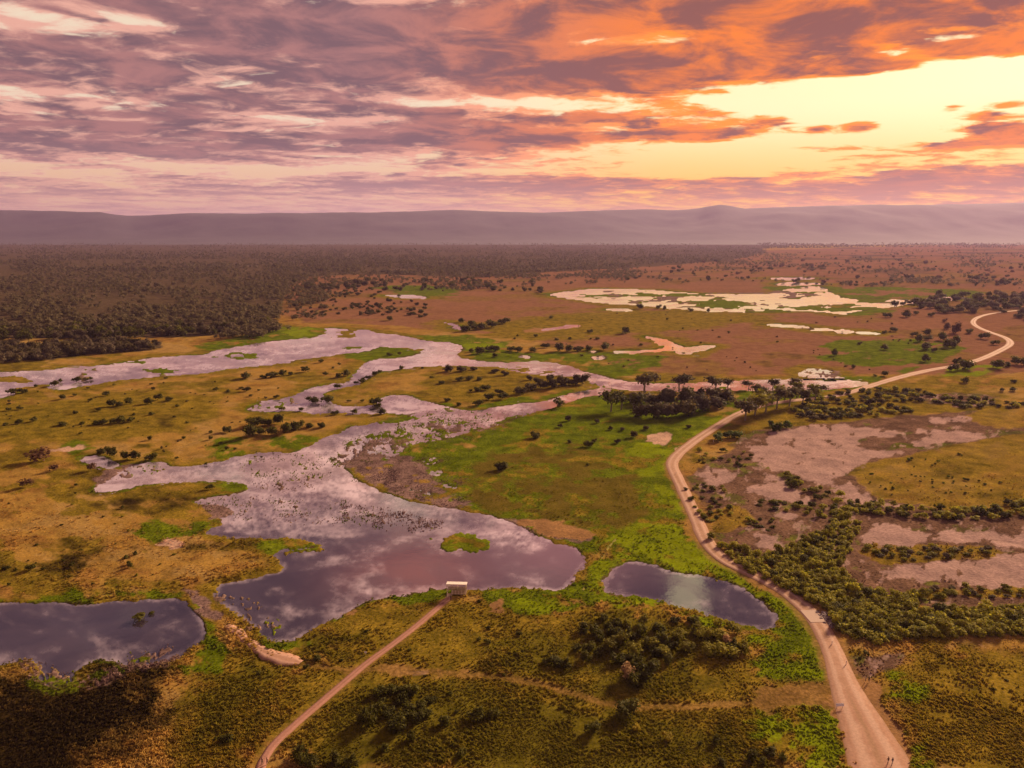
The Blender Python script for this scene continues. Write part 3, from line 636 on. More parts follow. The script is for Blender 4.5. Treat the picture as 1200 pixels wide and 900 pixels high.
def crown_arrays(seed, lumps=6, n=240, leaf=.085, radii=(.5, .5, .33), zc=.34, core=.80, spread=.62):
    """leaf-sized faces over a few unequal lumps, with a dim inner mass; unit width"""
    r = np.random.default_rng(seed); vs = []; fs = []; base = 0
    cs = []; R0 = np.array(radii)
    for i in range(lumps):
        a = r.uniform(0, 6.28); d = r.uniform(.25, 1) * spread; hh = r.uniform(-.45, .75)
        c = np.array([math.cos(a) * d, math.sin(a) * d, hh * (1 - .5 * d)]) * R0 + np.array([0, 0, zc]); s = r.uniform(.26, .62)
        cs.append((c, R0 * s * np.array([1, 1, 1.15])))
    cs.append((np.array([0, 0, zc * .9]), R0 * .66))
    if core:
        for c, s in cs:
            v = ICO[0] * s * core * r.uniform(.8, 1.1, (len(ICO[0]), 1)) + c; v[:, 2] = np.maximum(v[:, 2], .0)
            vs.append(v); fs += [(*(f + base), ) for f in ICO[1]]; base += len(v)
    w = np.array([s[0] * s[2] for _, s in cs]); w /= w.sum(); pick = r.choice(len(cs), n, p=w)
    for i in pick:
        c, s = cs[i]; d = r.normal(size=3); d[2] = d[2] + .35; d /= np.linalg.norm(d)
        p = c + d * s * r.uniform(.78, 1.25); p[2] = max(p[2], .015)
        nrm = d * .6 + np.array([0, 0, .55]) + r.normal(size=3) * .45; nrm /= np.linalg.norm(nrm)
        t = np.cross(nrm, r.normal(size=3)); t /= np.linalg.norm(t); b2 = np.cross(nrm, t); L_ = leaf * r.uniform(.6, 1.5); W_ = L_ * r.uniform(.45, .8)
        vs.append(np.array([p - t * L_, p - b2 * W_, p + t * L_, p + b2 * W_])); fs.append((base, base + 1, base + 2, base + 3)); base += 4
    return np.concatenate(vs), fs

def py_mesh(name, v, f, mats, mi=None):
    me = bpy.data.meshes.new(name); me.from_pydata([tuple(map(float, q)) for q in v], [], [tuple(int(i) for i in q) for q in f])
    for m in mats: me.materials.append(m)
    if mi is not None: me.polygons.foreach_set('material_index', np.array(mi, np.int32))
    me.update(); return me

def limb(a, b, ra, rb, n=5):
    a, b = Vector(a), Vector(b); d = (b - a).normalized(); t = d.orthogonal().normalized(); s = d.cross(t)
    v = []
    for p, r in ((a, ra), (b, rb)):
        for i in range(n):
            g = 2 * math.pi * i / n; v.append(p + t * math.cos(g) * r + s * math.sin(g) * r)
    f = [(i, (i + 1) % n, n + (i + 1) % n, n + i) for i in range(n)]
    return np.array([q[:] for q in v]), f

def trunk_mesh(name, seed, h, r=.035, sp=.28, fork=.45):
    rr = random.Random(seed); v = []; f = []; base = 0
    def add(vv_, ff):
        nonlocal base
        v.append(vv_); f.extend([tuple(i + base for i in q) for q in ff]); base += len(vv_)
    k = (rr.uniform(-.04, .04), rr.uniform(-.04, .04), h * fork)
    add(*limb((0, 0, -.05), k, r * 1.3, r))
    for i in range(4):
        a = i * 1.57 + rr.uniform(-.5, .5); s = sp * rr.uniform(.6, 1.1)
        e = (k[0] + math.cos(a) * s, k[1] + math.sin(a) * s, h * rr.uniform(.8, 1.0)); add(*limb(k, e, r * .7, r * .25))
    return py_mesh(name, np.concatenate(v), f, [MAT['bark']])

BUSH = {}
def bush_mesh(kind, var, style='bush'):
    key = (kind, var, style)
    if key not in BUSH:
        if style == 'bush': v, f = crown_arrays(100 + var, 7, 250, .072, (.5, .5, .30), .28, spread=.95)
        elif style == 'low': v, f = crown_arrays(200 + var, 7, 190, .075, (.5, .5, .22), .20)
        elif style == 'dense': v, f = crown_arrays(300 + var, 9, 340, .062, (.5, .5, .36), .33, spread=.88)
        elif style == 'open': v, f = crown_arrays(400 + var, 6, 200, .07, (.5, .5, .30), .36, core=.55, spread=.85)
        elif style == 'tuft':
            r = np.random.default_rng(500 + var); v = []; f = []; b0 = 0
            for i in range(110):
                a = r.uniform(0, 6.28); q = math.sqrt(r.uniform(0, 1)) * .42; p = np.array([math.cos(a) * q, math.sin(a) * q, 0]); d = np.array([math.cos(a) * q * .9, math.sin(a) * q * .9, r.uniform(.22, .42)]) + r.normal(size=3) * .05
                s = np.array([-math.sin(a), math.cos(a), 0]) * .03
                v.append(np.array([p - s, p + s, p + d + s * .4, p + d - s * .4])); f.append((b0, b0 + 1, b0 + 2, b0 + 3)); b0 += 4
            v = np.concatenate(v)
        BUSH[key] = py_mesh('shrub', v, f, [MAT[kind]])
    return BUSH[key]

ORD = ['leftmost', 'second from left', 'third from left', 'fourth from left', 'fifth from left', 'sixth from left', 'seventh from left', 'eighth from left', 'ninth from left', 'tenth from left', 'eleventh from left', 'twelfth from left', 'thirteenth from left', 'fourteenth from left', 'fifteenth from left', 'sixteenth from left']
NUMW = ['zero', 'one', 'two', 'three', 'four', 'five', 'six', 'seven', 'eight', 'nine', 'ten', 'eleven', 'twelve', 'thirteen', 'fourteen', 'fifteen', 'sixteen']

def tag(o, label, cat, group=None):
    w = label.split()
    while len(w) > 16 and 'the' in w: w.remove('the')
    label = ' '.join(w)
    if not 4 <= len(w) <= 16: print('LABEL', len(w), label)
    o['label'] = label; o['category'] = cat
    if group: o['group'] = group
    return o

def put_bush(u, v, w, kind='dark', style='bush', name='shrub', hs=1.0):
    p = P(u, v); s = w * mpp(u, v) * (.9 if style in ('bush', 'low') else 1.0)
    o = link(bpy.data.objects.new(name, bush_mesh(kind, random.randrange(7), style)))
    o.location = (p.x, p.y + s * .25, -.05); o.rotation_euler = (0, 0, random.uniform(0, 6.28)); o.scale = (s * random.uniform(.78, 1.15), s * random.uniform(.78, 1.1), s * hs * random.uniform(.8, 1.1))
    return o

def cluster(items, noun, place, group, kind='dark', style='bush', name='shrub', cat='shrub', hs=1.0):
    """hand-placed shrubs of one spot; the label gives the place in the row"""
    items = sorted(items); n = len(items)
    for i, it in enumerate(items):
        kk = it[3] if len(it) > 3 else kind
        o = put_bush(it[0], it[1], it[2], kk, style, name, hs * random.uniform(.85, 1.15))
        if n == 1: lab = f'{noun} {place}'
        else:
            od = ORD[i] if i < n - 1 else 'rightmost'
            if n == 2: od = ('left', 'right')[i]
            lab = f'{od} of {NUMW[n]} {noun}s {place}'
        tag(o, lab, cat, group if n > 1 else None)

cluster([(12,462,14),(25,461,13),(42,454,7),(62,453,13),(70,448,8),(88,448,14),(100,446,7),(106,445,6)], 'dark shrub', 'on the bank of the river arm at the left edge', 'shrubs on the left river arm')
cluster([(123,464,11),(150,474,13),(140,476,10),(172,474,14),(185,469,13),(197,470,12),(130,477,13)], 'dark green shrub', 'below the left river arm on brown grass', 'shrubs below the left river arm')
cluster([(73,468,11),(87,464,7),(87,485,8),(115,482,8),(105,470,6),(22,480,8),(9,481,8)], 'small dark shrub', 'on brown grass near the left edge', 'small shrubs near the left edge')
cluster([(20,497,14),(38,494,11),(5,499,9),(72,499,13),(95,498,9)], 'low dark shrub', 'in the row below the left river arm', 'row of low shrubs at left', style='low')
cluster([(113,498,11),(122,497,13),(132,497,13),(142,496,13),(152,495,12)], 'dark shrub', 'packed in the short hedge-like row at left', 'hedge-like row at left')
cluster([(38,543,30,'brown')], 'large bare reddish-brown bush', 'on brown grass near the left edge', None, style='open')
cluster([(105,552,13,'brown'),(62,552,12,'brown'),(30,571,14,'brown')], 'thin brown bush', 'left of the lagoon arm with bare twigs', 'thin brown bushes', style='open')
cluster([(119,533,15),(129,536,15),(145,539,14),(156,539,15),(175,541,16)], 'rounded dark green bush', 'at the tip of the pale left inlet', 'bushes at the left inlet tip', style='dense')
cluster([(179,457,6),(208,477,7),(176,487,8),(214,515,7),(219,496,6),(174,516,8),(88,570,6),(88,579,5)], 'isolated tiny shrub', 'on open brown grass left of the river', 'isolated tiny shrubs at left')
cluster([(289,444,15),(308,444,9),(318,443,14),(330,441,14),(340,440,10)], 'dark shrub', 'in the low thicket between the two river arms', 'thicket between river arms')
cluster([(376,425,7),(359,436,11),(354,433,7),(382,440,9),(396,443,11),(406,441,12),(390,432,5),(398,428,5)], 'small dark shrub', 'left of the narrow river channel', 'shrubs left of the narrow channel')
cluster([(396,455,12),(418,450,9),(425,449,10),(432,445,10),(439,440,11),(445,437,8)], 'dark shrub', 'along the right bank of the narrow channel', 'shrubs along the narrow channel')
cluster([(366,472,15),(382,473,15)], 'round bush', 'standing mirrored in the small pool mid-left', 'bushes mirrored in the pool', style='dense')
cluster([(329,481,10),(352,482,9),(394,486,11),(415,485,11),(448,486,15)], 'low shrub', 'on the near edge of the small pool', 'shrubs on the near edge of the pool')
cluster([(437,475,16),(441,479,12),(424,471,6),(408,471,6)], 'dark shrub', 'right of the small pool', 'shrubs right of the pool')
cluster([(253,458,7),(267,460,7),(288,459,11),(282,456,6),(323,467,9),(293,465,6),(303,458,5)], 'tiny dark shrub', 'on brown grass left of the small pool', 'tiny shrubs left of the pool')
cluster([(246,508,8),(264,507,16),(246,515,7),(258,521,7),(266,527,8),(275,527,6),(241,545,5)], 'dark shrub', 'left of the bright green bank patch', 'shrubs left of the green patch')
cluster([(290,513,18),(302,509,15),(297,500,18),(318,510,17),(325,498,18),(335,508,17),(342,505,15),(350,503,14),(362,502,11),(376,502,10),(313,500,14)], 'dense dark bush', 'in the thicket above the bright green bank patch', 'thicket above the green bank patch', style='dense')
cluster([(456,417,7),(468,416,6),(470,433,9)], 'dark shrub', 'on the green river island mid-picture', 'shrubs on the green island')
cluster([(545,389,15),(556,387,16),(566,386,16),(578,384,18),(590,380,16),(552,382,14),(540,378,10)], 'dark bush', 'in the clump above the river bend', 'clump above the river bend')
cluster([(552,413,9),(562,415,14),(572,412,13),(582,412,14),(598,412,14),(608,413,11),(580,419,10)], 'dark shrub', 'on the green peninsula in the river bend', 'shrubs on the green peninsula')
cluster([(625,413,13),(641,408,11),(656,412,15),(666,412,14),(678,412,15),(690,411,13),(708,411,15)], 'dark bush', 'in the row on the far green river bank', 'row on the far river bank')
cluster([(692,390,8),(652,399,7),(668,398,6),(700,398,7),(603,398,5),(734,391,12),(751,405,7),(628,395,6),(645,374,8)], 'tiny dark shrub', 'on the brown plain beyond the river bend', 'tiny shrubs beyond the river bend')
cluster([(517,450,12),(538,447,12),(550,446,13),(562,446,12),(506,443,7),(495,432,6)], 'low dark shrub', 'on the left of the large brown island', 'shrubs on the left of the brown island', style='low')
cluster([(526,436,14),(540,436,13),(555,434,10),(580,437,13),(592,440,12)], 'dull green shrub', 'along the top of the large brown island', 'shrubs along the top of the brown island', kind='forest')
cluster([(560,459,12),(570,458,13),(585,462,12),(572,469,16),(587,468,15),(560,476,14),(538,476,10),(524,471,9),(551,459,6)], 'dark shrub', 'in the middle of the large brown island', 'shrubs in the middle of the brown island')
cluster([(610,462,14),(622,458,16),(636,456,17),(648,456,16),(658,453,17),(668,452,16),(682,451,20),(620,446,9),(630,450,13),(645,449,13)], 'dense green bush', 'in the thicket at the right end of the island', 'thicket at the right end of the island', kind='forest', style='dense')
cluster([(655,478,17)], 'spreading dark tree-like bush', 'leaning over the narrow pink channel', None, style='open', hs=1.1)
cluster([(628,514,12),(589,552,18),(690,524,12),(697,519,7),(667,519,6),(689,546,5)], 'round dark bush', 'standing alone on the green meadow', 'lone bushes on the green meadow', style='dense')
cluster([(666,494,12),(657,501,8),(743,513,12),(724,520,10),(729,505,9),(716,504,9),(757,504,9),(808,502,9),(700,496,8)], 'soft green shrub', 'on the meadow below the grove', 'soft shrubs below the grove', kind='forest')
cluster([(842,516,15),(862,514,18),(852,514,12)], 'dark green bush', 'right beside the dirt road below the grove', 'bushes beside the road', style='dense', kind='green')
cluster([(922,502,14),(912,506,14),(904,500,10)], 'bright green bush', 'at the top left corner of the pink salt pan', 'bushes at the salt pan corner', style='dense', kind='green')
cluster([(980,417,11),(1008,404,6),(1038,410,10),(1038,391,7),(1050,389,9),(1071,394,8),(1089,393,9),(1000,432,6),(1038,441,9),(1026,441,5)], 'small dark tree', 'on the plain left of the far road bend', 'small trees left of the road bend', name='small_tree', cat='tree', style='dense')
cluster([(1080,401,13),(1090,399,10),(1105,399,14),(1085,410,15),(1112,408,13),(1124,404,15),(1120,408,10),(1085,424,12),(1096,412,7)], 'round dark bush', 'in the cluster inside the far road bend', 'cluster inside the road bend', style='dense')
cluster([(1123,391,16,'brown'),(1111,386,10,'brown'),(1137,391,9),(1153,397,13),(1166,404,11),(1108,378,7,'brown')], 'dark tree', 'close beside the far road bend', 'trees beside the road bend', name='small_tree', cat='tree', style='dense')
cluster([(1133,433,19),(1117,435,13),(1125,427,10),(1172,432,17),(1195,428,14),(1182,430,10)], 'large dark bush', 'on the near side of the far road', 'large bushes on the near side of the road', style='dense')
cluster([(1133,449,13),(1190,449,11),(1175,459,9),(1188,459,12)], 'dark shrub', 'on red earth at the right edge', 'shrubs on red earth at right')
cluster([(264,872,17),(252,868,7),(258,875,7)], 'dark shrub', 'on olive grass left of the footpath', 'shrubs left of the footpath')
cluster([(443,817,16),(456,815,18),(470,814,16),(482,818,22),(447,826,11)], 'dark bush', 'in the thicket right of the footpath', 'thicket right of the footpath', style='dense')
cluster([(492,834,20),(478,842,22),(504,826,14),(430,853,24),(462,858,24),(481,868,11)], 'dark rounded bush', 'in the lower thicket right of the footpath', 'lower thicket right of the footpath', style='dense')
cluster([(520,852,18),(450,882,16),(540,888,15),(560,846,24),(576,842,18),(507,822,9),(528,815,7),(535,836,7)], 'dark shrub', 'scattered on dark olive grass at bottom centre', 'shrubs at bottom centre')
cluster([(352,898,26),(366,902,24),(392,896,18),(412,901,18)], 'very dark bush', 'at the bottom edge right of the two walkers', 'bushes at the bottom edge', style='dense')
cluster([(429,742,8),(370,776,13),(400,776,7),(358,784,8),(303,790,8),(303,812,8),(303,838,8)], 'small dark shrub', 'on the grass knoll left of the footpath', 'shrubs on the knoll left of the path')
cluster([(480,763,6),(571,754,10),(562,751,8),(572,738,8),(562,706,6),(555,714,5),(497,794,5)], 'small dark shrub', 'on the grass below the bird shelter', 'shrubs below the bird shelter')
cluster([(676,764,12),(708,730,14),(714,740,13),(690,765,16),(703,752,13),(724,735,12)], 'dark bush', 'at the upper left of the foreground thicket', 'upper left of the foreground thicket', style='dense')
cluster([(652,783,18),(664,785,16),(640,780,10),(686,777,16)], 'dark shrub', 'left of the foreground thicket', 'shrubs left of the foreground thicket', style='dense')
cluster([(715,766,22,'olive'),(728,760,20,'olive'),(745,768,20,'olive'),(760,760,18,'olive'),(772,772,16),(735,776,16)], 'olive bush', 'in the heart of the foreground thicket', 'heart of the foreground thicket', style='dense')
cluster([(735,800,27,'blossom')], 'broad tan-leaved bush', 'in front of the foreground thicket', None, style='open', hs=1.25)
cluster([(757,800,28,'dark'),(745,806,22,'dark')], 'very dark broad bush', 'beside the broad tan-leaved bush', 'dark bushes beside the tan-leaved bush', style='dense', hs=1.1)
cluster([(774,744,15),(768,741,10),(788,762,16),(805,766,20,'olive'),(800,748,16,'olive'),(792,732,13),(812,732,14)], 'rounded bush', 'in the right half of the foreground thicket', 'right half of the foreground thicket', style='dense')
cluster([(825,752,22,'olive'),(840,748,20,'olive'),(850,770,24,'olive'),(833,768,20,'olive'),(862,762,16,'dark'),(852,757,15,'blossom')], 'olive-yellow bush', 'at the right end of the foreground thicket', 'right end of the foreground thicket', style='dense')
cluster([(736,842,30)], 'big round dark bush', 'beside the faint track at bottom centre', None, style='dense')
cluster([(694,861,18),(746,858,12,'yellow'),(783,868,14,'yellow'),(838,873,11),(820,874,6),(880,893,16),(846,898,12)], 'shrub', 'on olive grass at the bottom right of the centre', 'shrubs at bottom right of centre', style='dense')
cluster([(905,886,16),(918,893,16),(895,898,14)], 'dark shrub', 'on yellow grass left of the wide road', 'shrubs on yellow grass by the road')
cluster([(590,792,6),(608,745,8),(575,780,5),(612,765,7)], 'small shrub', 'on the grass left of the foreground thicket', 'small shrubs left of the foreground thicket')
cluster([(5,668,9),(18,669,6),(33,669,15),(50,668,7),(82,664,8),(10,686,6)], 'dark shrub', 'in the short line above the dark lagoon', 'line above the dark lagoon')
cluster([(147,655,8),(158,651,8),(150,662,7),(152,665,9)], 'dark shrub', 'on the dark sedge patch at left', 'shrubs on the sedge patch')
cluster([(246,574,11),(143,596,7),(108,577,4)], 'dark shrub', 'on the olive spit beside the pink lagoon', 'shrubs on the olive spit')
cluster([(161,727,17),(177,720,9)], 'dark bush', 'standing in the water of the dark lagoon', 'bushes standing in the lagoon', style='low')
cluster([(1015,766,7),(1008,773,6),(1018,769,5),(1180,798,5),(1165,810,7)], 'tiny dark shrub', 'on muddy grass right of the road', 'tiny shrubs right of the road')
cluster([(1050,359,11),(1060,358,9),(1075,357,12),(1090,358,14),(1040,372,9),(1065,372,12),(1092,371,9),(1074,369,9)], 'dark tree', 'at the right end of the shining wetland', 'trees at the end of the wetland', name='small_tree', cat='tree', style='dense')
cluster([(750,362,9),(772,362,8),(779,363,6),(810,365,8),(831,366,6)], 'tiny dark tree', 'on the near shore of the shining wetland', 'trees on the wetland shore', name='small_tree', cat='tree', style='dense')

cluster([(684,742,16),(698,746,18),(720,746,16),(738,752,18),(752,748,18),(764,760,20),(778,756,16),(700,770,18),(745,786,20),(770,786,20),(785,778,16),(722,778,18)], 'dark leafy bush', 'filling the middle of the foreground thicket', 'filling of the foreground thicket', style='dense')
cluster([(752,735,16,'olive'),(735,738,14,'olive'),(815,745,18,'olive'),(872,765,16,'olive'),(780,768,18,'olive'),(842,738,16,'olive'),(795,752,16,'olive'),(858,742,15,'olive')], 'yellow-olive bush', 'among the darker bushes of the foreground thicket', 'yellow-olive bushes of the foreground thicket', style='dense')
cluster([(467,828,18),(455,840,18),(488,848,18),(470,848,20),(500,842,16),(440,838,16)], 'dark low bush', 'filling the thicket right of the footpath', 'filling of the thicket right of the path', style='dense')
# --- trees with trunk and crown
CROWNS = {}
def tree_parts(kind, var):
    if (kind, var) not in CROWNS:
        v, f = crown_arrays(700 + var, 7, 340, .06, (.5, .5, .28), .62, core=.6, spread=.85)
        CROWNS[(kind, var)] = (py_mesh('crown', v, f, [MAT[kind]]), trunk_mesh('trunk', var, .72))
    return CROWNS[(kind, var)]

def put_tree(u, v, w, kind, label, group, hs=1.0):
    p = P(u, v); s = w * mpp(u, v); cm, tm = tree_parts(kind, random.randrange(4))
    r = link(bpy.data.objects.new('tree', None)); r.empty_display_size = 1.0
    r.location = (p.x, p.y, -.05); r.rotation_euler = (0, 0, random.uniform(0, 6.28)); r.scale = (s, s, s * hs)
    link(bpy.data.objects.new('trunk', tm), r); link(bpy.data.objects.new('crown', cm), r)
    tag(r, label, 'tree', group)

row = [(755,458,30),(796,458,26),(838,458,22),(853,456,17),(877,456,14),(905,456,17),(931,458,19),(960,462,16)]
for i, (u, v, w) in enumerate(row):
    put_tree(u, v, w, 'forest', f"{ORD[i] if i < 7 else 'rightmost'} of eight dark spreading trees along the bright channel above the grove", 'trees along the bright channel', .85)
gl_ = [(716,482,26),(728,480,24),(743,484,26)]
for i, (u, v, w) in enumerate(gl_):
    put_tree(u, v, w, 'dark', f"{('leftmost','middle','rightmost')[i]} of three dark trees with pale trunks at the left end of the grove", 'pale-trunked trees of the grove', 1.0)
gx = [(755,490,26),(768,491,24),(782,490,28),(797,489,28),(812,488,26),(826,484,28),(840,480,26),(770,478,26),(785,476,28),(802,475,28),(820,472,26),(838,470,24),(855,472,24),(750,474,24)]
gx.sort()
for i, (u, v, w) in enumerate(gx):
    o = put_bush(u, v, w, random.choice(['forest', 'forest', 'grey']), 'dense', 'grove_tree', .95)
    tag(o, f"{ORD[i] if i < 13 else 'rightmost'} of fourteen big rounded crowns of the dark grove by the road", 'tree', 'grove by the road')
gr2 = [(873,493,27),(884,487,28),(897,483,26),(910,479,25),(925,476,22),(940,474,20),(893,470,20),(912,468,18),(935,466,18),(955,470,20)]
gr2.sort()
for i, (u, v, w) in enumerate(gr2):
    put_tree(u, v, w, ('forest', 'olive')[i % 2], f"{ORD[i] if i < 9 else 'rightmost'} of ten loose olive trees hiding the road right of the grove", 'loose trees right of the grove', 1.1)

# --- areas of many alike plants
def pts_in(poly, n, mind=0.0, seed=0, weight=None, vscale=.55):
    """random photo points inside an outline, kept apart"""
    r = random.Random(seed); us = [a for a, _ in poly]; vs_ = [b for _, b in poly]; out = []
    tries = 0
    while len(out) < n and tries < n * 60:
        tries += 1
        u = r.uniform(min(us), max(us)); v = r.uniform(min(vs_), max(vs_)); c = False
        for i in range(len(poly)):
            (x0, y0), (x1, y1) = poly[i], poly[i - 1]
            if (y0 > v) != (y1 > v) and u < x0 + (v - y0) / (y1 - y0) * (x1 - x0): c = not c
        if not c or (weight and r.random() > weight(u, v)): continue
        if mind and any(abs(u - a) < mind and ((u - a) ** 2 + ((v - b) / vscale) ** 2) < mind * mind for a, b in out[-400:]): continue
        out.append((u, v))
    return out

TONE = {'dark': 'dark green', 'olive': 'pale olive', 'mangrove': 'yellow-olive', 'grey': 'greyish', 'brown': 'brown', 'forest': 'dull green', 'green': 'fresh green', 'yellow': 'yellow', 'blossom': 'tan'}
def scatter(polys, n, wlo, whi, kinds, style, name, label, cat, group, mind=0.0, seed=1, hs=1.0, ref=None, clump=0.0):
    """label holds {t} for the tone of the leaves and {z} for the part of the area"""
    areas = [abs(sum(p[i - 1][0] * p[i][1] - p[i][0] * p[i - 1][1] for i in range(len(p)))) for p in polys]
    allu = [a for p in polys for a, _ in p]; lo = max(0, min(allu)); hi = min(1200, max(allu))
    def wt(u, v):
        x, y = Pn(np.array([u]), np.array([v])); q = toq(x, y)
        return float(np.clip(.5 + clump * fbm(q[0] / 45, q[1] / 70, 400 + seed, 4, .6)[0] * 3, 0.02, 1))
    for j, p in enumerate(polys):
        for (u, v) in pts_in(p, max(1, int(round(n * areas[j] / sum(areas)))), mind, seed + j, wt if clump else None):
            w = wlo + (whi - wlo) * random.random() ** 1.6
            if ref: w *= (v - 272) / (ref - 272)
            kd = random.choice(kinds); f = (u - lo) / (hi - lo); z = 'left' if f < .25 else 'left middle' if f < .5 else 'right middle' if f < .75 else 'right'
            o = put_bush(u, v, w, kd, style, name, hs * random.uniform(.75, 1.25)); sz = ('smaller', 'middle-sized', 'larger')[min(2, int(3 * (w / ((v - 272) / (ref - 272) if ref else 1) - wlo) / (whi - wlo) * 1.25))]
            vm = (min(b for _, b in p) + max(b for _, b in p)) / 2; dp = 'near' if v > vm else 'far'
            tag(o, label.format(t=f'{sz} {TONE[kd]}' if label.startswith('{t}') else TONE[kd], z=f'{dp} {z}'), cat, group)

V1 = [[(832,632),(862,642),(900,652),(930,642),(960,627),(985,602),(1008,612),(1000,640),(985,665),(1000,690),(1060,702),(1075,695),(1085,702),(1070,714),(1130,717),(1200,711),(1250,711),(1250,744),(1150,747),(1060,750),(1020,757),(990,745),(962,712),(905,684),(864,665)]]
scatter(V1, 300, 11, 17, ['mangrove', 'mangrove', 'mangrove', 'olive', 'olive', 'dark'], 'dense', 'mangrove', '{t} mangrove bush in the {z} of the dense belt right of the dirt road', 'mangrove', 'mangrove belt beside the road', mind=7.0, seed=3, hs=.95, ref=710)
def build_thicket():
    r = np.random.default_rng(41); protos_ = [crown_arrays(960 + i, 5, 70, .12, (.5, .5, .34), .32, core=.7) for i in range(5)]; av, af, ac = [], [], []; base = 0
    for u, v in pts_in(V1[0], 520, 4.5, 77):
        p = P(u, v); s = random.uniform(7, 12) * mpp(u, v) * (v - 272) / 438; vv_, ff = protos_[r.integers(5)]; a = r.uniform(0, 6.28); c, sn = math.cos(a), math.sin(a)
        av.append(np.stack([p.x + s * (vv_[:, 0] * c - vv_[:, 1] * sn), p.y + s * (vv_[:, 0] * sn + vv_[:, 1] * c), s * vv_[:, 2]], -1))
        af += [tuple(int(i) + base for i in q) for fc in ff for q in [np.ravel(fc)]]; base += len(vv_)
    me = py_mesh('mangrove_thicket', np.concatenate(av), af, [MAT['mangrove']]); o = link(bpy.data.objects.new('mangrove_thicket', me)); o['kind'] = 'stuff'
    o['label'] = 'low mangrove growth filling the belt between the larger bushes'; o['category'] = 'mangroves'
build_thicket()
V2 = [[(918,552),(950,570),(1000,588),(1080,596),(1140,598),(1200,588),(1250,588),(1250,603),(1120,612),(1050,606),(1000,603),(960,590),(930,572)], [(930,592),(985,598),(992,612),(945,608)]]
scatter(V2, 120, 9, 15, ['mangrove', 'dark', 'mangrove'], 'bush', 'belt_shrub', 'small {t} shrub in the {z} of the winding belt across the mud flats', 'shrub', 'winding belt across the mud flats', mind=5.0, seed=31, ref=600)
V4 = [[(930,482),(960,466),(1000,458),(1060,456),(1120,466),(1200,473),(1230,480),(1130,479),(1080,471),(1020,474),(1080,482),(1040,488),(980,492),(940,494)]]
scatter(V4, 150, 9, 15, ['mangrove', 'forest', 'dark'], 'low', 'scrub', 'low {t} scrub bush in the {z} of the scrub above the salt pan', 'scrub', 'scrub above the salt pan', mind=4.0, seed=41, ref=480)
V5 = [[(800,572),(845,565),(860,600),(840,625),(815,600)], [(815,525),(885,530),(880,550),(815,545)], [(868,610),(905,605),(920,622),(880,625)], [(870,583),(930,590),(960,600),(900,600)]]
scatter(V5, 70, 7, 12, ['dark', 'mangrove'], 'low', 'heath_shrub', 'small {t} shrub in the {z} of the mud beside the dirt road', 'shrub', 'shrubs on the mud beside the road', mind=5.0, seed=51, ref=580)
V6 = [[(1010,556),(1060,555),(1180,565),(1180,580),(1060,580),(1020,585)], [(1060,535),(1130,530),(1130,545),(1070,548)]]
scatter(V6, 45, 3, 6, ['dark', 'green'], 'bush', 'heath_shrub', 'tiny {t} shrub in the {z} of the olive flat between salt pans', 'shrub', 'shrubs dotting the olive flat', mind=3.0, seed=61)
V7 = [[(1010,646),(1040,641),(1160,644),(1178,651),(1120,655),(1045,661)], [(1080,690),(1250,690),(1250,703),(1100,702)]]
scatter(V7, 70, 9, 15, ['grey', 'olive', 'olive'], 'low', 'saltmarsh_bush', 'low {t} bush in the {z} of the dry islands between salt pans', 'bush', 'bushes of the dry islands', mind=5.0, seed=71)
scatter([[(-10,460),(240,440),(330,440),(330,540),(240,545),(100,520),(-10,560)]], 75, 2.5, 5, ['dark', 'olive', 'forest'], 'bush', 'grassland_shrub', 'tiny {t} shrub in the {z} of the brown grassland beside the river', 'shrub', 'shrubs dotting the left grassland', seed=81, clump=.8)
scatter([[(-10,570),(100,590),(230,600),(200,690),(-10,690)]], 30, 3, 6, ['dark', 'olive'], 'bush', 'grassland_shrub', 'tiny {t} shrub in the {z} of the grassland above the dark lagoon', 'shrub', 'shrubs dotting the lower left grassland', seed=91)
scatter([[(560,395),(740,365),(1040,372),(1110,400),(1010,440),(740,437),(640,408)]], 70, 2.2, 4.5, ['dark', 'forest', 'brown'], 'bush', 'plain_shrub', 'tiny {t} shrub in the {z} of the brown plain beyond the river', 'shrub', 'shrubs dotting the brown plain', seed=101, clump=.8)
scatter([[(345,345),(420,337),(500,350),(500,374),(430,380),(345,372)]], 120, 6, 11, ['forest', 'dark'], 'bush', 'scrub_tree', 'small {t} tree in the {z} of the open scrub beyond the river', 'tree', 'open scrub beyond the river', mind=3.0, seed=111, ref=375, clump=.7)
scatter([[(1062,356),(1110,346),(1170,346),(1280,342),(1280,372),(1205,376),(1160,367),(1100,368)]], 150, 9, 14, ['forest', 'dark', 'grey'], 'dense', 'woodland_tree', 'round {t} tree in the {z} of the wood beyond the road bend', 'tree', 'wood beyond the road bend', mind=3.0, seed=121, ref=365)
scatter([[(880,296),(1260,288),(1260,338),(1000,336),(830,330),(700,328)]], 260, 5, 11, ['forest', 'dark', 'brown'], 'dense', 'plain_tree', 'tiny {t} tree in the {z} of the far red plain', 'tree', 'trees over the far red plain', seed=131, ref=352, clump=1.6)
scatter([[(330,332),(560,326),(640,330),(640,345),(560,340),(340,342)]], 90, 6, 11, ['forest', 'dark'], 'dense', 'plain_tree', 'tiny {t} tree in the {z} of the red clearings beyond the scrub', 'tree', 'trees on the red clearings', seed=141, ref=345, clump=1.0)
scatter([[(-10,406),(60,404),(150,401),(186,403),(178,411),(100,416),(50,423),(-10,426)]], 150, 10, 15, ['grey', 'forest', 'grey'], 'dense', 'paperbark_tree', '{t} tree in the {z} of the woodland strip above the left river arm', 'tree', 'grey woodland strip at left', mind=3.0, seed=151, ref=415)
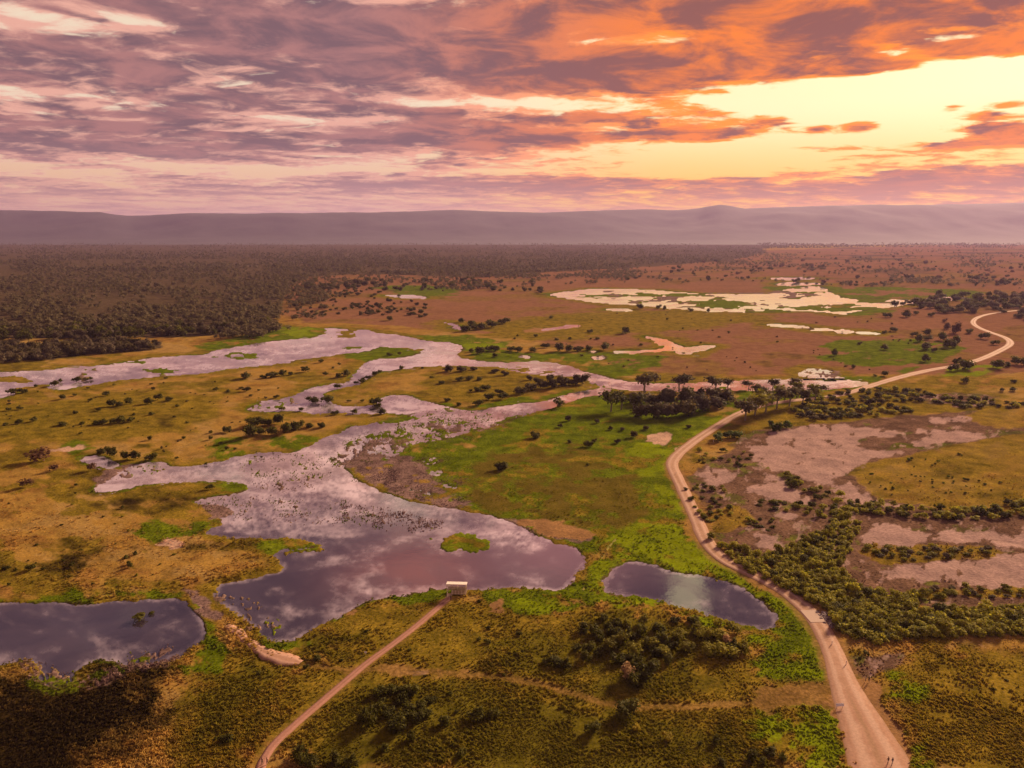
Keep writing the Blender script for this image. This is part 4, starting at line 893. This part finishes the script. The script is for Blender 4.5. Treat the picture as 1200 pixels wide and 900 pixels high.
scatter([[(-10,388),(100,386),(240,385),(312,376),(322,380),(240,394),(100,397),(-10,400)]], 150, 10, 15, ['forest', 'dark', 'grey'], 'dense', 'gum_tree', '{t} tree in the {z} of the front edge of the broad forest', 'tree', 'front edge of the forest', mind=3.5, seed=161, ref=390)

# --- the far forest: one mass of thousands of trees
def build_forest():
    r = np.random.default_rng(5); protos = [crown_arrays(900 + i, 3, 22, .22, (.5, .5, .36), .48, core=0) for i in range(5)]
    pv = [(v, np.array(f)) for v, f in protos]; near = [crown_arrays(930 + i, 5, 60, .13, (.5, .5, .36), .48, core=0) for i in range(4)]
    nv = [(v, np.array(f)) for v, f in near]
    
    def clump(lo):
        def w(u, v):
            x, y = Pn(np.array([u]), np.array([v])); q = toq(x, y)
            return float(np.clip(lo + 2.6 * fbm(q[0] / 60, q[1] / 110, 777, 4, .6)[0], .03, 1))
        return w
    c1, c2, c3 = clump(1.05), clump(.7), clump(.25)
    jobs = [(pts_in([(-30,300),(500,300),(640,318),(560,325),(450,321),(380,322),(345,330),(335,345),(325,375),(310,382),(240,388),(100,390),(-30,392)], 3600, 0, 5, lambda u, v: c1(u, v) * (1.0 if v < 345 else .62)), nv, 9.5),
            (pts_in([(-60,284),(700,284),(900,288),(895,299),(820,309),(640,319),(560,326),(450,321),(380,318),(-60,318)], 7500, 0, 6, c2), pv, 11.0),
            (pts_in([(250,325),(420,318),(660,320),(900,300),(1000,292),(860,318),(700,332),(520,342),(420,338),(370,380),(310,396),(240,400),(300,370)], 1500, 0, 8, c3), nv, 8.0),
            (pts_in([(560,322),(900,296),(1240,288),(1240,340),(1000,336),(830,332),(700,334)], 1500, 0, 10, clump(-.15)), nv, 8.0),
            (pts_in([(880,283),(1230,281),(1230,291),(1000,290),(900,292)], 1500, 0, 9, c2), pv, 13.0)]
    av, af = [], []; base = 0
    for pts, protos_, size in jobs:
        for (u, v) in pts:
            p = P(u, v); s = size * r.uniform(.65, 1.35); vv_, ff = protos_[r.integers(len(protos_))]; a = r.uniform(0, 6.28); c, sn = math.cos(a), math.sin(a)
            q = np.empty_like(vv_); q[:, 0] = p.x + s * (vv_[:, 0] * c - vv_[:, 1] * sn); q[:, 1] = p.y + s * (vv_[:, 0] * sn + vv_[:, 1] * c); q[:, 2] = s * vv_[:, 2] * r.uniform(.8, 1.2)
            av.append(q); af.append(ff + base); base += len(q)
    me = mesh_np('forest', np.concatenate(av), np.concatenate(af))
    me.materials.append(leaf_material('leaves_far_forest', (.080, .066, .030), (.135, .105, .055))); o = link(bpy.data.objects.new('forest', me)); o['kind'] = 'stuff'
    o['label'] = 'broad dark forest spreading over the plain towards the mountains'; o['category'] = 'forest'
build_forest()

# --- grass: tussocks over the near ground
def build_grass():
    r = np.random.default_rng(11); n = 120000
    u = r.uniform(-20, 1220, n); v = 520 + (910 - 520) * np.sqrt(r.uniform(0, 1, n))
    ci = np.clip(np.searchsorted(US, u), 0, NU - 1); ri = np.clip(np.searchsorted(VS, v), 0, NV - 1); gi = ri * NU + ci
    keep = (r.uniform(0, 1, n) < .38 + 1.3 * fbm(*[q / 11 for q in Pn(u, v)], 655, 4, .6) + .25) & (wsd[gi] < r.uniform(-4, 2.5, n)) & (L['salt'][gi] < .3) & (sd_road[gi] * dist_m[gi] < -5) & (sd_foot[gi] * dist_m[gi] < -2.2) & (L['dirt'][gi] < .45) & (L['track'][gi] < .5) & (r.uniform(0, 1, n) > .7 * L['mud'][gi])
    gi = gi[keep]; u = u[keep]; v = v[keep]; n = len(u)
    gx_, gy_ = Pn(u, v); gz = Z[gi]
    col = np.tile(np.array(COLS['base'][0]), (n, 1))
    mixv = r.uniform(0, 1, (n, 1))
    for nm in LAYERS:
        a, b = map(np.array, COLS[nm]); c = a * (1 - mixv) + b * mixv
        m = L[nm][gi][:, None]; col = col * (1 - m) + c * m
    col *= r.uniform(1.15, 1.85, (n, 1))
    s = r.uniform(.3, .75, n) * (1 + 1.1 * fbm(gx_ / 14, gy_ / 14, 611, 4, .6)) * np.where(L['lime'][gi] > .5, 1.2, 1.0); h = s * r.uniform(.45, .8, n)
    a = r.uniform(0, 3.14, n); vs_ = np.empty((n, 8, 3), np.float32)
    for q, da in ((0, 0.0), (4, 1.57)):
        cx, cy = np.cos(a + da) * s * .5, np.sin(a + da) * s * .5
        lx, ly = r.normal(0, .15, n) * s, r.normal(0, .15, n) * s
        vs_[:, q] = np.stack([gx_ - cx * .6, gy_ - cy * .6, gz - .05], -1); vs_[:, q + 1] = np.stack([gx_ + cx * .6, gy_ + cy * .6, gz - .05], -1)
        vs_[:, q + 2] = np.stack([gx_ + cx + lx, gy_ + cy + ly, gz + h], -1); vs_[:, q + 3] = np.stack([gx_ - cx + lx, gy_ - cy + ly, gz + h * .8], -1)
    F = (np.arange(n)[:, None, None] * 8 + np.array([[0, 1, 2, 3], [4, 5, 6, 7]])[None]).reshape(-1, 4)
    me = mesh_np('grass', vs_.reshape(-1, 3), F)
    ca = me.attributes.new('tint', 'FLOAT_COLOR', 'FACE'); cc = np.ones((n, 2, 4), np.float32); cc[:, :, :3] = col[:, None, :]; ca.data.foreach_set('color', cc.ravel())
    m, k, b = principled('grass_blades'); at = k.new('ShaderNodeAttribute', attribute_name='tint')
    k.l.new(at.outputs['Color'], b.inputs['Base Color']); b.inputs['Roughness'].default_value = .9; b.inputs['Specular IOR Level'].default_value = .1
    tr = k.new('ShaderNodeBsdfTranslucent'); k.l.new(at.outputs['Color'], tr.inputs[0]); mx = k.new('ShaderNodeMixShader'); mx.inputs[0].default_value = .3
    k.l.new(b.outputs[0], mx.inputs[1]); k.l.new(tr.outputs[0], mx.inputs[2]); k.l.new(mx.outputs[0], k.n['Material Output'].inputs[0])
    me.materials.append(m); o = link(bpy.data.objects.new('grass', me)); o['kind'] = 'stuff'
    o['label'] = 'rough grass tussocks covering the near ground'; o['category'] = 'grass'
build_grass()

def build_reeds():
    r = np.random.default_rng(23); us_, vs_ = [], []
    for (p, thr), n in zip(MARSH[:4] + [MARSH[5], MARSH[10]], (1500, 7000, 500, 900, 1500, 2200)):
        a = np.array(p); u = r.uniform(a[:, 0].min(), a[:, 0].max(), n * 2); v = r.uniform(a[:, 1].min(), a[:, 1].max(), n * 2); us_.append(u); vs_.append(v)
    u = np.concatenate(us_); v = np.concatenate(vs_); gi = np.clip(np.searchsorted(VS, v), 0, NV - 1) * NU + np.clip(np.searchsorted(US, u), 0, NU - 1)
    dens = marsh[gi] * sstep(.5 * n_hx[gi] + .5 * n_g[gi] + .25 * n_s[gi], -.12, .22); keep = (r.uniform(0, 1, len(u)) < dens)
    u, v, gi = u[keep], v[keep], gi[keep]; n = len(u); x, y = Pn(u, v)
    h = r.uniform(.2, .6, n); s = r.uniform(.2, .6, n); a = r.uniform(0, 3.14, n); P_ = np.empty((n, 8, 3), np.float32)
    for q, da in ((0, 0.), (4, 1.57)):
        cx, cy = np.cos(a + da) * s * .5, np.sin(a + da) * s * .5
        P_[:, q] = np.stack([x - cx, y - cy, np.full(n, WATER_Z - .1)], -1); P_[:, q + 1] = np.stack([x + cx, y + cy, np.full(n, WATER_Z - .1)], -1)
        P_[:, q + 2] = np.stack([x + cx * .7, y + cy * .7, WATER_Z + h], -1); P_[:, q + 3] = np.stack([x - cx * .7, y - cy * .7, WATER_Z + h * .7], -1)
    F = (np.arange(n)[:, None, None] * 8 + np.array([[0, 1, 2, 3], [4, 5, 6, 7]])[None]).reshape(-1, 4)
    me = mesh_np('reeds', P_.reshape(-1, 3), F); gr = sstep(n_c[gi] + .6 * n_a[gi], -.05, .15)[:, None]
    col = (np.array([.22, .14, .14]) * (1 - gr) + np.array([.13, .14, .015]) * gr) * r.uniform(.6, 1.4, (n, 1))
    ca = me.attributes.new('tint', 'FLOAT_COLOR', 'FACE'); cc = np.ones((n, 2, 4), np.float32); cc[:, :, :3] = col[:, None, :]; ca.data.foreach_set('color', cc.ravel())
    me.materials.append(bpy.data.materials['grass_blades']); o = link(bpy.data.objects.new('reeds', me)); o['kind'] = 'stuff'
    o['label'] = 'purple-brown and olive reeds standing in the shallow water'; o['category'] = 'reeds'
build_reeds()

# ------------------------------------------------------------------ small built things
def flat_mat(name, c, rough=.7, var=.15):
    m, k, b = principled(name); geo = k.new('ShaderNodeNewGeometry').outputs['Position']
    k.put(b.inputs['Base Color'], k.mix(k.noise(geo, 4.0, 4), tuple(x * (1 - var) for x in c), tuple(x * (1 + var) for x in c))); b.inputs['Roughness'].default_value = rough
    return m

def box_bm(bm, cx, cy, cz, sx, sy, sz, rot=None):
    M = Matrix.Translation((cx, cy, cz)) @ (rot or Matrix.Identity(4)) @ Matrix.Diagonal((sx, sy, sz, 1))
    bmesh.ops.create_cube(bm, size=1.0, matrix=M)

def bm_obj(name, bm, mat, parent=None, bevel=0.0):
    if bevel: bmesh.ops.bevel(bm, geom=bm.edges[:], offset=bevel, segments=1, affect='EDGES')
    me = bpy.data.meshes.new(name); bm.to_mesh(me); bm.free(); me.materials.append(mat)
    return link(bpy.data.objects.new(name, me), parent)

def build_shelter():
    roofm = flat_mat('pale_roof_sheet', (.78, .70, .64), .5, .06); wood = flat_mat('weathered_timber', (.36, .27, .18)); pale = flat_mat('pale_post', (.55, .45, .34)); deckm = flat_mat('deck_timber', (.30, .19, .14))
    p = P(535, 697); r = link(bpy.data.objects.new('bird_shelter', None)); r.location = (p.x, p.y, 0); r.rotation_euler = (0, 0, math.radians(-3)); r.scale = (1.12, 1.0, 1.12)
    tag(r, 'small open bird-watching shelter with pale flat roof at the end of the footpath', 'shelter')
    bm = bmesh.new(); tilt = Matrix.Rotation(math.radians(-9), 4, 'X')
    box_bm(bm, 0, 1.0, 3.30, 6.2, 3.0, .12, tilt)
    for i in range(21): box_bm(bm, -3.0 + i * .3, 1.0, 3.38, .07, 3.02, .06, tilt)
    ro = bm_obj('roof', bm, roofm, r)
    bm = bmesh.new(); box_bm(bm, 0, -.53, 3.52, 6.24, .06, .30); bm_obj('fascia', bm, roofm, ro)
    for x, y in ((-2.8, -.4), (0.1, 2.3), (2.8, -.4), (-2.8, 2.3), (2.8, 2.3), (-1.3, -.4)):
        bm = bmesh.new(); hh = 3.38 if y < 0 else 2.98; box_bm(bm, x, y, hh / 2, .18, .18, hh); bm_obj('post', bm, pale, r)
    bm = bmesh.new(); box_bm(bm, .7, .95, .36, 4.3, 2.8, .14); bm_obj('floor', bm, deckm, r)
    for i in range(13):
        bm = bmesh.new(); box_bm(bm, -1.15 + i * .31, -.5 + .004 * (i % 2), 1.05, .24, .05, 1.15); bm_obj('wall_board', bm, wood if i % 3 else pale, r)
    for i in range(18):
        bm = bmesh.new(); box_bm(bm, -2.7 + i * .31, 2.42 + .004 * (i % 2), 1.0, .26, .05, 1.2); bm_obj('wall_board', bm, wood, r)
    bm = bmesh.new(); box_bm(bm, .9, 1.6, .85, 3.2, .4, .06); box_bm(bm, -.5, 1.6, .62, .08, .36, .4); box_bm(bm, 2.3, 1.6, .62, .08, .36, .4); bm_obj('bench', bm, wood, r)
    bm = bmesh.new(); box_bm(bm, -2.1, -.9, .2, 1.4, 2.2, .1, Matrix.Rotation(math.radians(8), 4, 'X')); bm_obj('ramp', bm, deckm, r)
    bm = bmesh.new(); box_bm(bm, -1.42, -.9, 1.1, .08, 2.2, .08, Matrix.Rotation(math.radians(8), 4, 'X')); box_bm(bm, -1.42, -1.9, .55, .08, .08, 1.0); bm_obj('handrail', bm, pale, r)
build_shelter()

def build_person(u, v, label, shirt, trousers, hair, face, stride=.18, group=None):
    """standing or walking figure grown from one skinned skeleton"""
    pts = [(0, 0, .95), (0, 0, 1.18), (0, 0, 1.40), (0, .01, 1.50), (0, .02, 1.60), (0, .01, 1.70)]; rad = [.15, .135, .155, .06, .095, .085]
    ed = [(0, 1), (1, 2), (2, 3), (3, 4), (4, 5)]
    def chain(start, ps, rs):
        i = start
        for p_, r_ in zip(ps, rs):
            pts.append(p_); rad.append(r_); ed.append((i, len(pts) - 1)); i = len(pts) - 1
        return i
    for s in (-1, 1):
        f = s * stride
        chain(0, [(s * .10, 0, .88), (s * .11, f * .55, .50), (s * .11, f * .75, .09), (s * .12, f * .75 + .16, .05)], [.10, .068, .048, .04])
        h = chain(2, [(s * .19, 0, 1.40), (s * .25, -f * .35, 1.13), (s * .25, -f * .7 + .06, .88), (s * .25, -f * .75 + .08, .80)], [.062, .046, .034, .036])
        hx, hy, hz = pts[h]
        for k_ in range(4): chain(h, [(hx, hy - .03 + .02 * k_, hz - .05), (hx - s * .015, hy - .03 + .02 * k_ + .01, hz - .09 + .006 * abs(k_ - 1))], [.009, .008])
        chain(h, [(hx - s * .02, hy + .05, hz + .0), (hx - s * .03, hy + .06, hz - .03)], [.010, .008])
    me = bpy.data.meshes.new('body'); me.from_pydata(pts, ed, []); o = bpy.data.objects.new('body', me); COL.objects.link(o)
    md = o.modifiers.new('skin', 'SKIN'); sv = me.skin_vertices[0].data
    for i, r_ in enumerate(rad): sv[i].radius = (r_, r_ * (.72 if i in (0, 1, 2) else 1)); sv[i].use_root = (i == 0)
    sb = o.modifiers.new('sub', 'SUBSURF'); sb.levels = 1; sb.render_levels = 1
    dg = bpy.context.evaluated_depsgraph_get(); m2 = bpy.data.meshes.new_from_object(o.evaluated_get(dg)); bpy.data.objects.remove(o)
    skin = flat_mat('skin', (.42, .26, .18)); m2.materials.clear()
    for m in (skin, flat_mat('shirt_cloth', shirt), flat_mat('trouser_cloth', trousers), flat_mat('shoe', (.05, .04, .04))): m2.materials.append(m)
    for p_ in m2.polygons:
        c = p_.center; p_.use_smooth = True
        p_.material_index = 3 if c.z < .10 else 2 if (c.z < .98 and abs(c.x) < .2) else 1 if (c.z < 1.46 and (c.z > 1.1 or abs(c.x) < .18)) else 0
    r = link(bpy.data.objects.new('person', None)); q = P(u, v); r.location = (q.x, q.y, .12); r.rotation_euler = (0, 0, face); tag(r, label, 'person', group)
    link(bpy.data.objects.new('body', m2), r)
    bm = bmesh.new(); bmesh.ops.create_icosphere(bm, subdivisions=2, radius=.115, matrix=Matrix.Translation((0, -.01, 1.695)) @ Matrix.Diagonal((.92, 1.05, .8, 1))); bm_obj('hair', bm, flat_mat('hair', hair), r)
    bm = bmesh.new(); box_bm(bm, 0, .115, 1.62, .03, .04, .05, None); bm_obj('nose', bm, skin, r, .01)

build_person(307.5, 896, 'left of the two walkers in dark clothes on the footpath at the bottom edge', (.05, .02, .025), (.03, .02, .025), (.02, .015, .01), 2.6)
build_person(313.3, 896, 'right of the two walkers in dark clothes on the footpath at the bottom edge', (.08, .02, .02), (.02, .02, .03), (.03, .02, .01), 2.6)
build_person(1040.5, 895, 'walker in brown clothes left of the other on the wide dirt road', (.12, .04, .02), (.05, .025, .02), (.03, .02, .01), .3)
build_person(1045.5, 896, 'walker in dark blue top right of the other on the wide dirt road', (.035, .03, .09), (.16, .14, .18), (.03, .02, .01), .3)
build_person(528.4, 704, 'person in dark clothes standing on the footpath in front of the shelter', (.06, .03, .02), (.04, .025, .02), (.02, .015, .01), 0.0, .05)
build_person(1014.2, 799, 'person in a pale top standing at the turn-off beside the road', (.55, .42, .38), (.12, .08, .07), (.10, .05, .03), 1.0, .05)
build_person(1018.0, 799.5, 'person in black clothes standing at the turn-off beside the road', (.02, .018, .02), (.02, .018, .02), (.02, .015, .01), -1.2, .05)

def build_signs():
    white = flat_mat('white_paint', (.80, .78, .74), .5, .03); grey = flat_mat('galvanised', (.45, .42, .40), .5)
    p = P(984, 830); r = link(bpy.data.objects.new('road_sign', None)); r.location = (p.x, p.y, .05); r.rotation_euler = (0, 0, math.radians(4)); tag(r, 'low wide white board on two posts at the left of the road junction', 'sign')
    bm = bmesh.new(); box_bm(bm, 0, 0, .95, 2.1, .05, .72, Matrix.Rotation(math.radians(-38), 4, 'X')); bm_obj('board', bm, white, r, .012)
    for x in (-.8, .8):
        bm = bmesh.new(); box_bm(bm, x, .06, .62, .08, .08, 1.25); bm_obj('post', bm, grey, r)
    p = P(428.5, 768); r = link(bpy.data.objects.new('small_sign', None)); r.location = (p.x, p.y, 0); tag(r, 'small white sign on a post in the grass left of the footpath', 'sign')
    bm = bmesh.new(); box_bm(bm, 0, 0, 1.0, .75, .04, .6); bm_obj('board', bm, white, r, .01)
    bm = bmesh.new(); box_bm(bm, 0, .05, .5, .07, .07, 1.1); bm_obj('post', bm, grey, r)
    spots = [(974.8, 755.5, 'white marker post on the right road edge below the mangroves'), (991.5, 779, 'white marker post on the right road edge above the turn-off'), (882, 673, 'white marker post on the right road edge in front of the mangrove belt'), (836, 518, 'white marker post on the right road edge beside two dark bushes'), (821, 536, 'white marker post right of the road bend below the small pool'), (792, 556, 'white marker post on the right road edge at the sharp bend')]
    for u, v, lab in spots:
        p = P(u, v); r = link(bpy.data.objects.new('marker_post', None)); r.location = (p.x, p.y, 0); tag(r, lab, 'post', 'white marker posts along the road')
        s = max(1.0, mpp(u, v) / .25)
        bm = bmesh.new(); box_bm(bm, 0, 0, .6, .22, .14, 1.2); bm_obj('shaft', bm, white, r, .02)
        bm = bmesh.new(); box_bm(bm, 0, -.08, 1.0, .12, .02, .18); bm_obj('reflector', bm, flat_mat('red_reflector', (.4, .04, .03)), r)
build_signs()

def build_rocks():
    r = np.random.default_rng(3); v, f = ICO; av, af = [], []; base = 0
    for u, vv_ in pts_in([(955,716),(975,718),(986,724),(988,738),(972,736),(964,728)], 160, 0, 12):
        p = P(u, vv_); s = r.uniform(.2, .65); q = v * r.uniform(.7, 1.2, (len(v), 1)) * np.array([s, s * r.uniform(.7, 1.1), s * .6]); a = r.uniform(0, 6.28)
        q = np.stack([q[:, 0] * math.cos(a) - q[:, 1] * math.sin(a) + p.x, q[:, 0] * math.sin(a) + q[:, 1] * math.cos(a) + p.y, q[:, 2] + .1], -1)
        av.append(q); af.append(f + base); base += len(q)
    me = mesh_np('rock_pile', np.concatenate(av), np.concatenate(af)); me.materials.append(flat_mat('purple_grey_rock', (.24, .18, .18), .9, .35))
    o = link(bpy.data.objects.new('rock_pile', me)); o['kind'] = 'stuff'; o['label'] = 'purple-grey rocks heaped beside the road culvert'; o['category'] = 'rocks'
build_rocks()

# concrete causeway slab set in the road above the pond outlet
def build_causeway():
    p = P(949, 718); q = P(957, 727); d = (q - p); ang = math.atan2(d.y, d.x); L_ = d.length
    bm = bmesh.new(); box_bm(bm, (p.x + q.x) / 2, (p.y + q.y) / 2, .13, L_ * 1.6, 5.2, .16, Matrix.Rotation(ang, 4, 'Z'))
    o = bm_obj('causeway', bm, flat_mat('worn_concrete', (.46, .33, .255), .85, .1), None, .05); o['kind'] = 'structure'
build_causeway()

# ------------------------------------------------------------------ haze
def build_haze():
    bm = bmesh.new(); box_bm(bm, 0, 8000, (690 - 3.0) / 2, 84000, 64000, 693.0)
    m = bpy.data.materials.new('haze'); m.use_nodes = True; k = NT(m.node_tree); k.n.clear(); out = k.new('ShaderNodeOutputMaterial')
    pv_ = k.new('ShaderNodeVolumePrincipled'); pv_.inputs['Color'].default_value = (.52, .41, .78, 1); pv_.inputs['Density'].default_value = 3.8e-5; pv_.inputs['Anisotropy'].default_value = .3
    k.l.new(pv_.outputs[0], out.inputs['Volume'])
    o = bm_obj('haze', bm, m); o['kind'] = 'stuff'
build_haze()
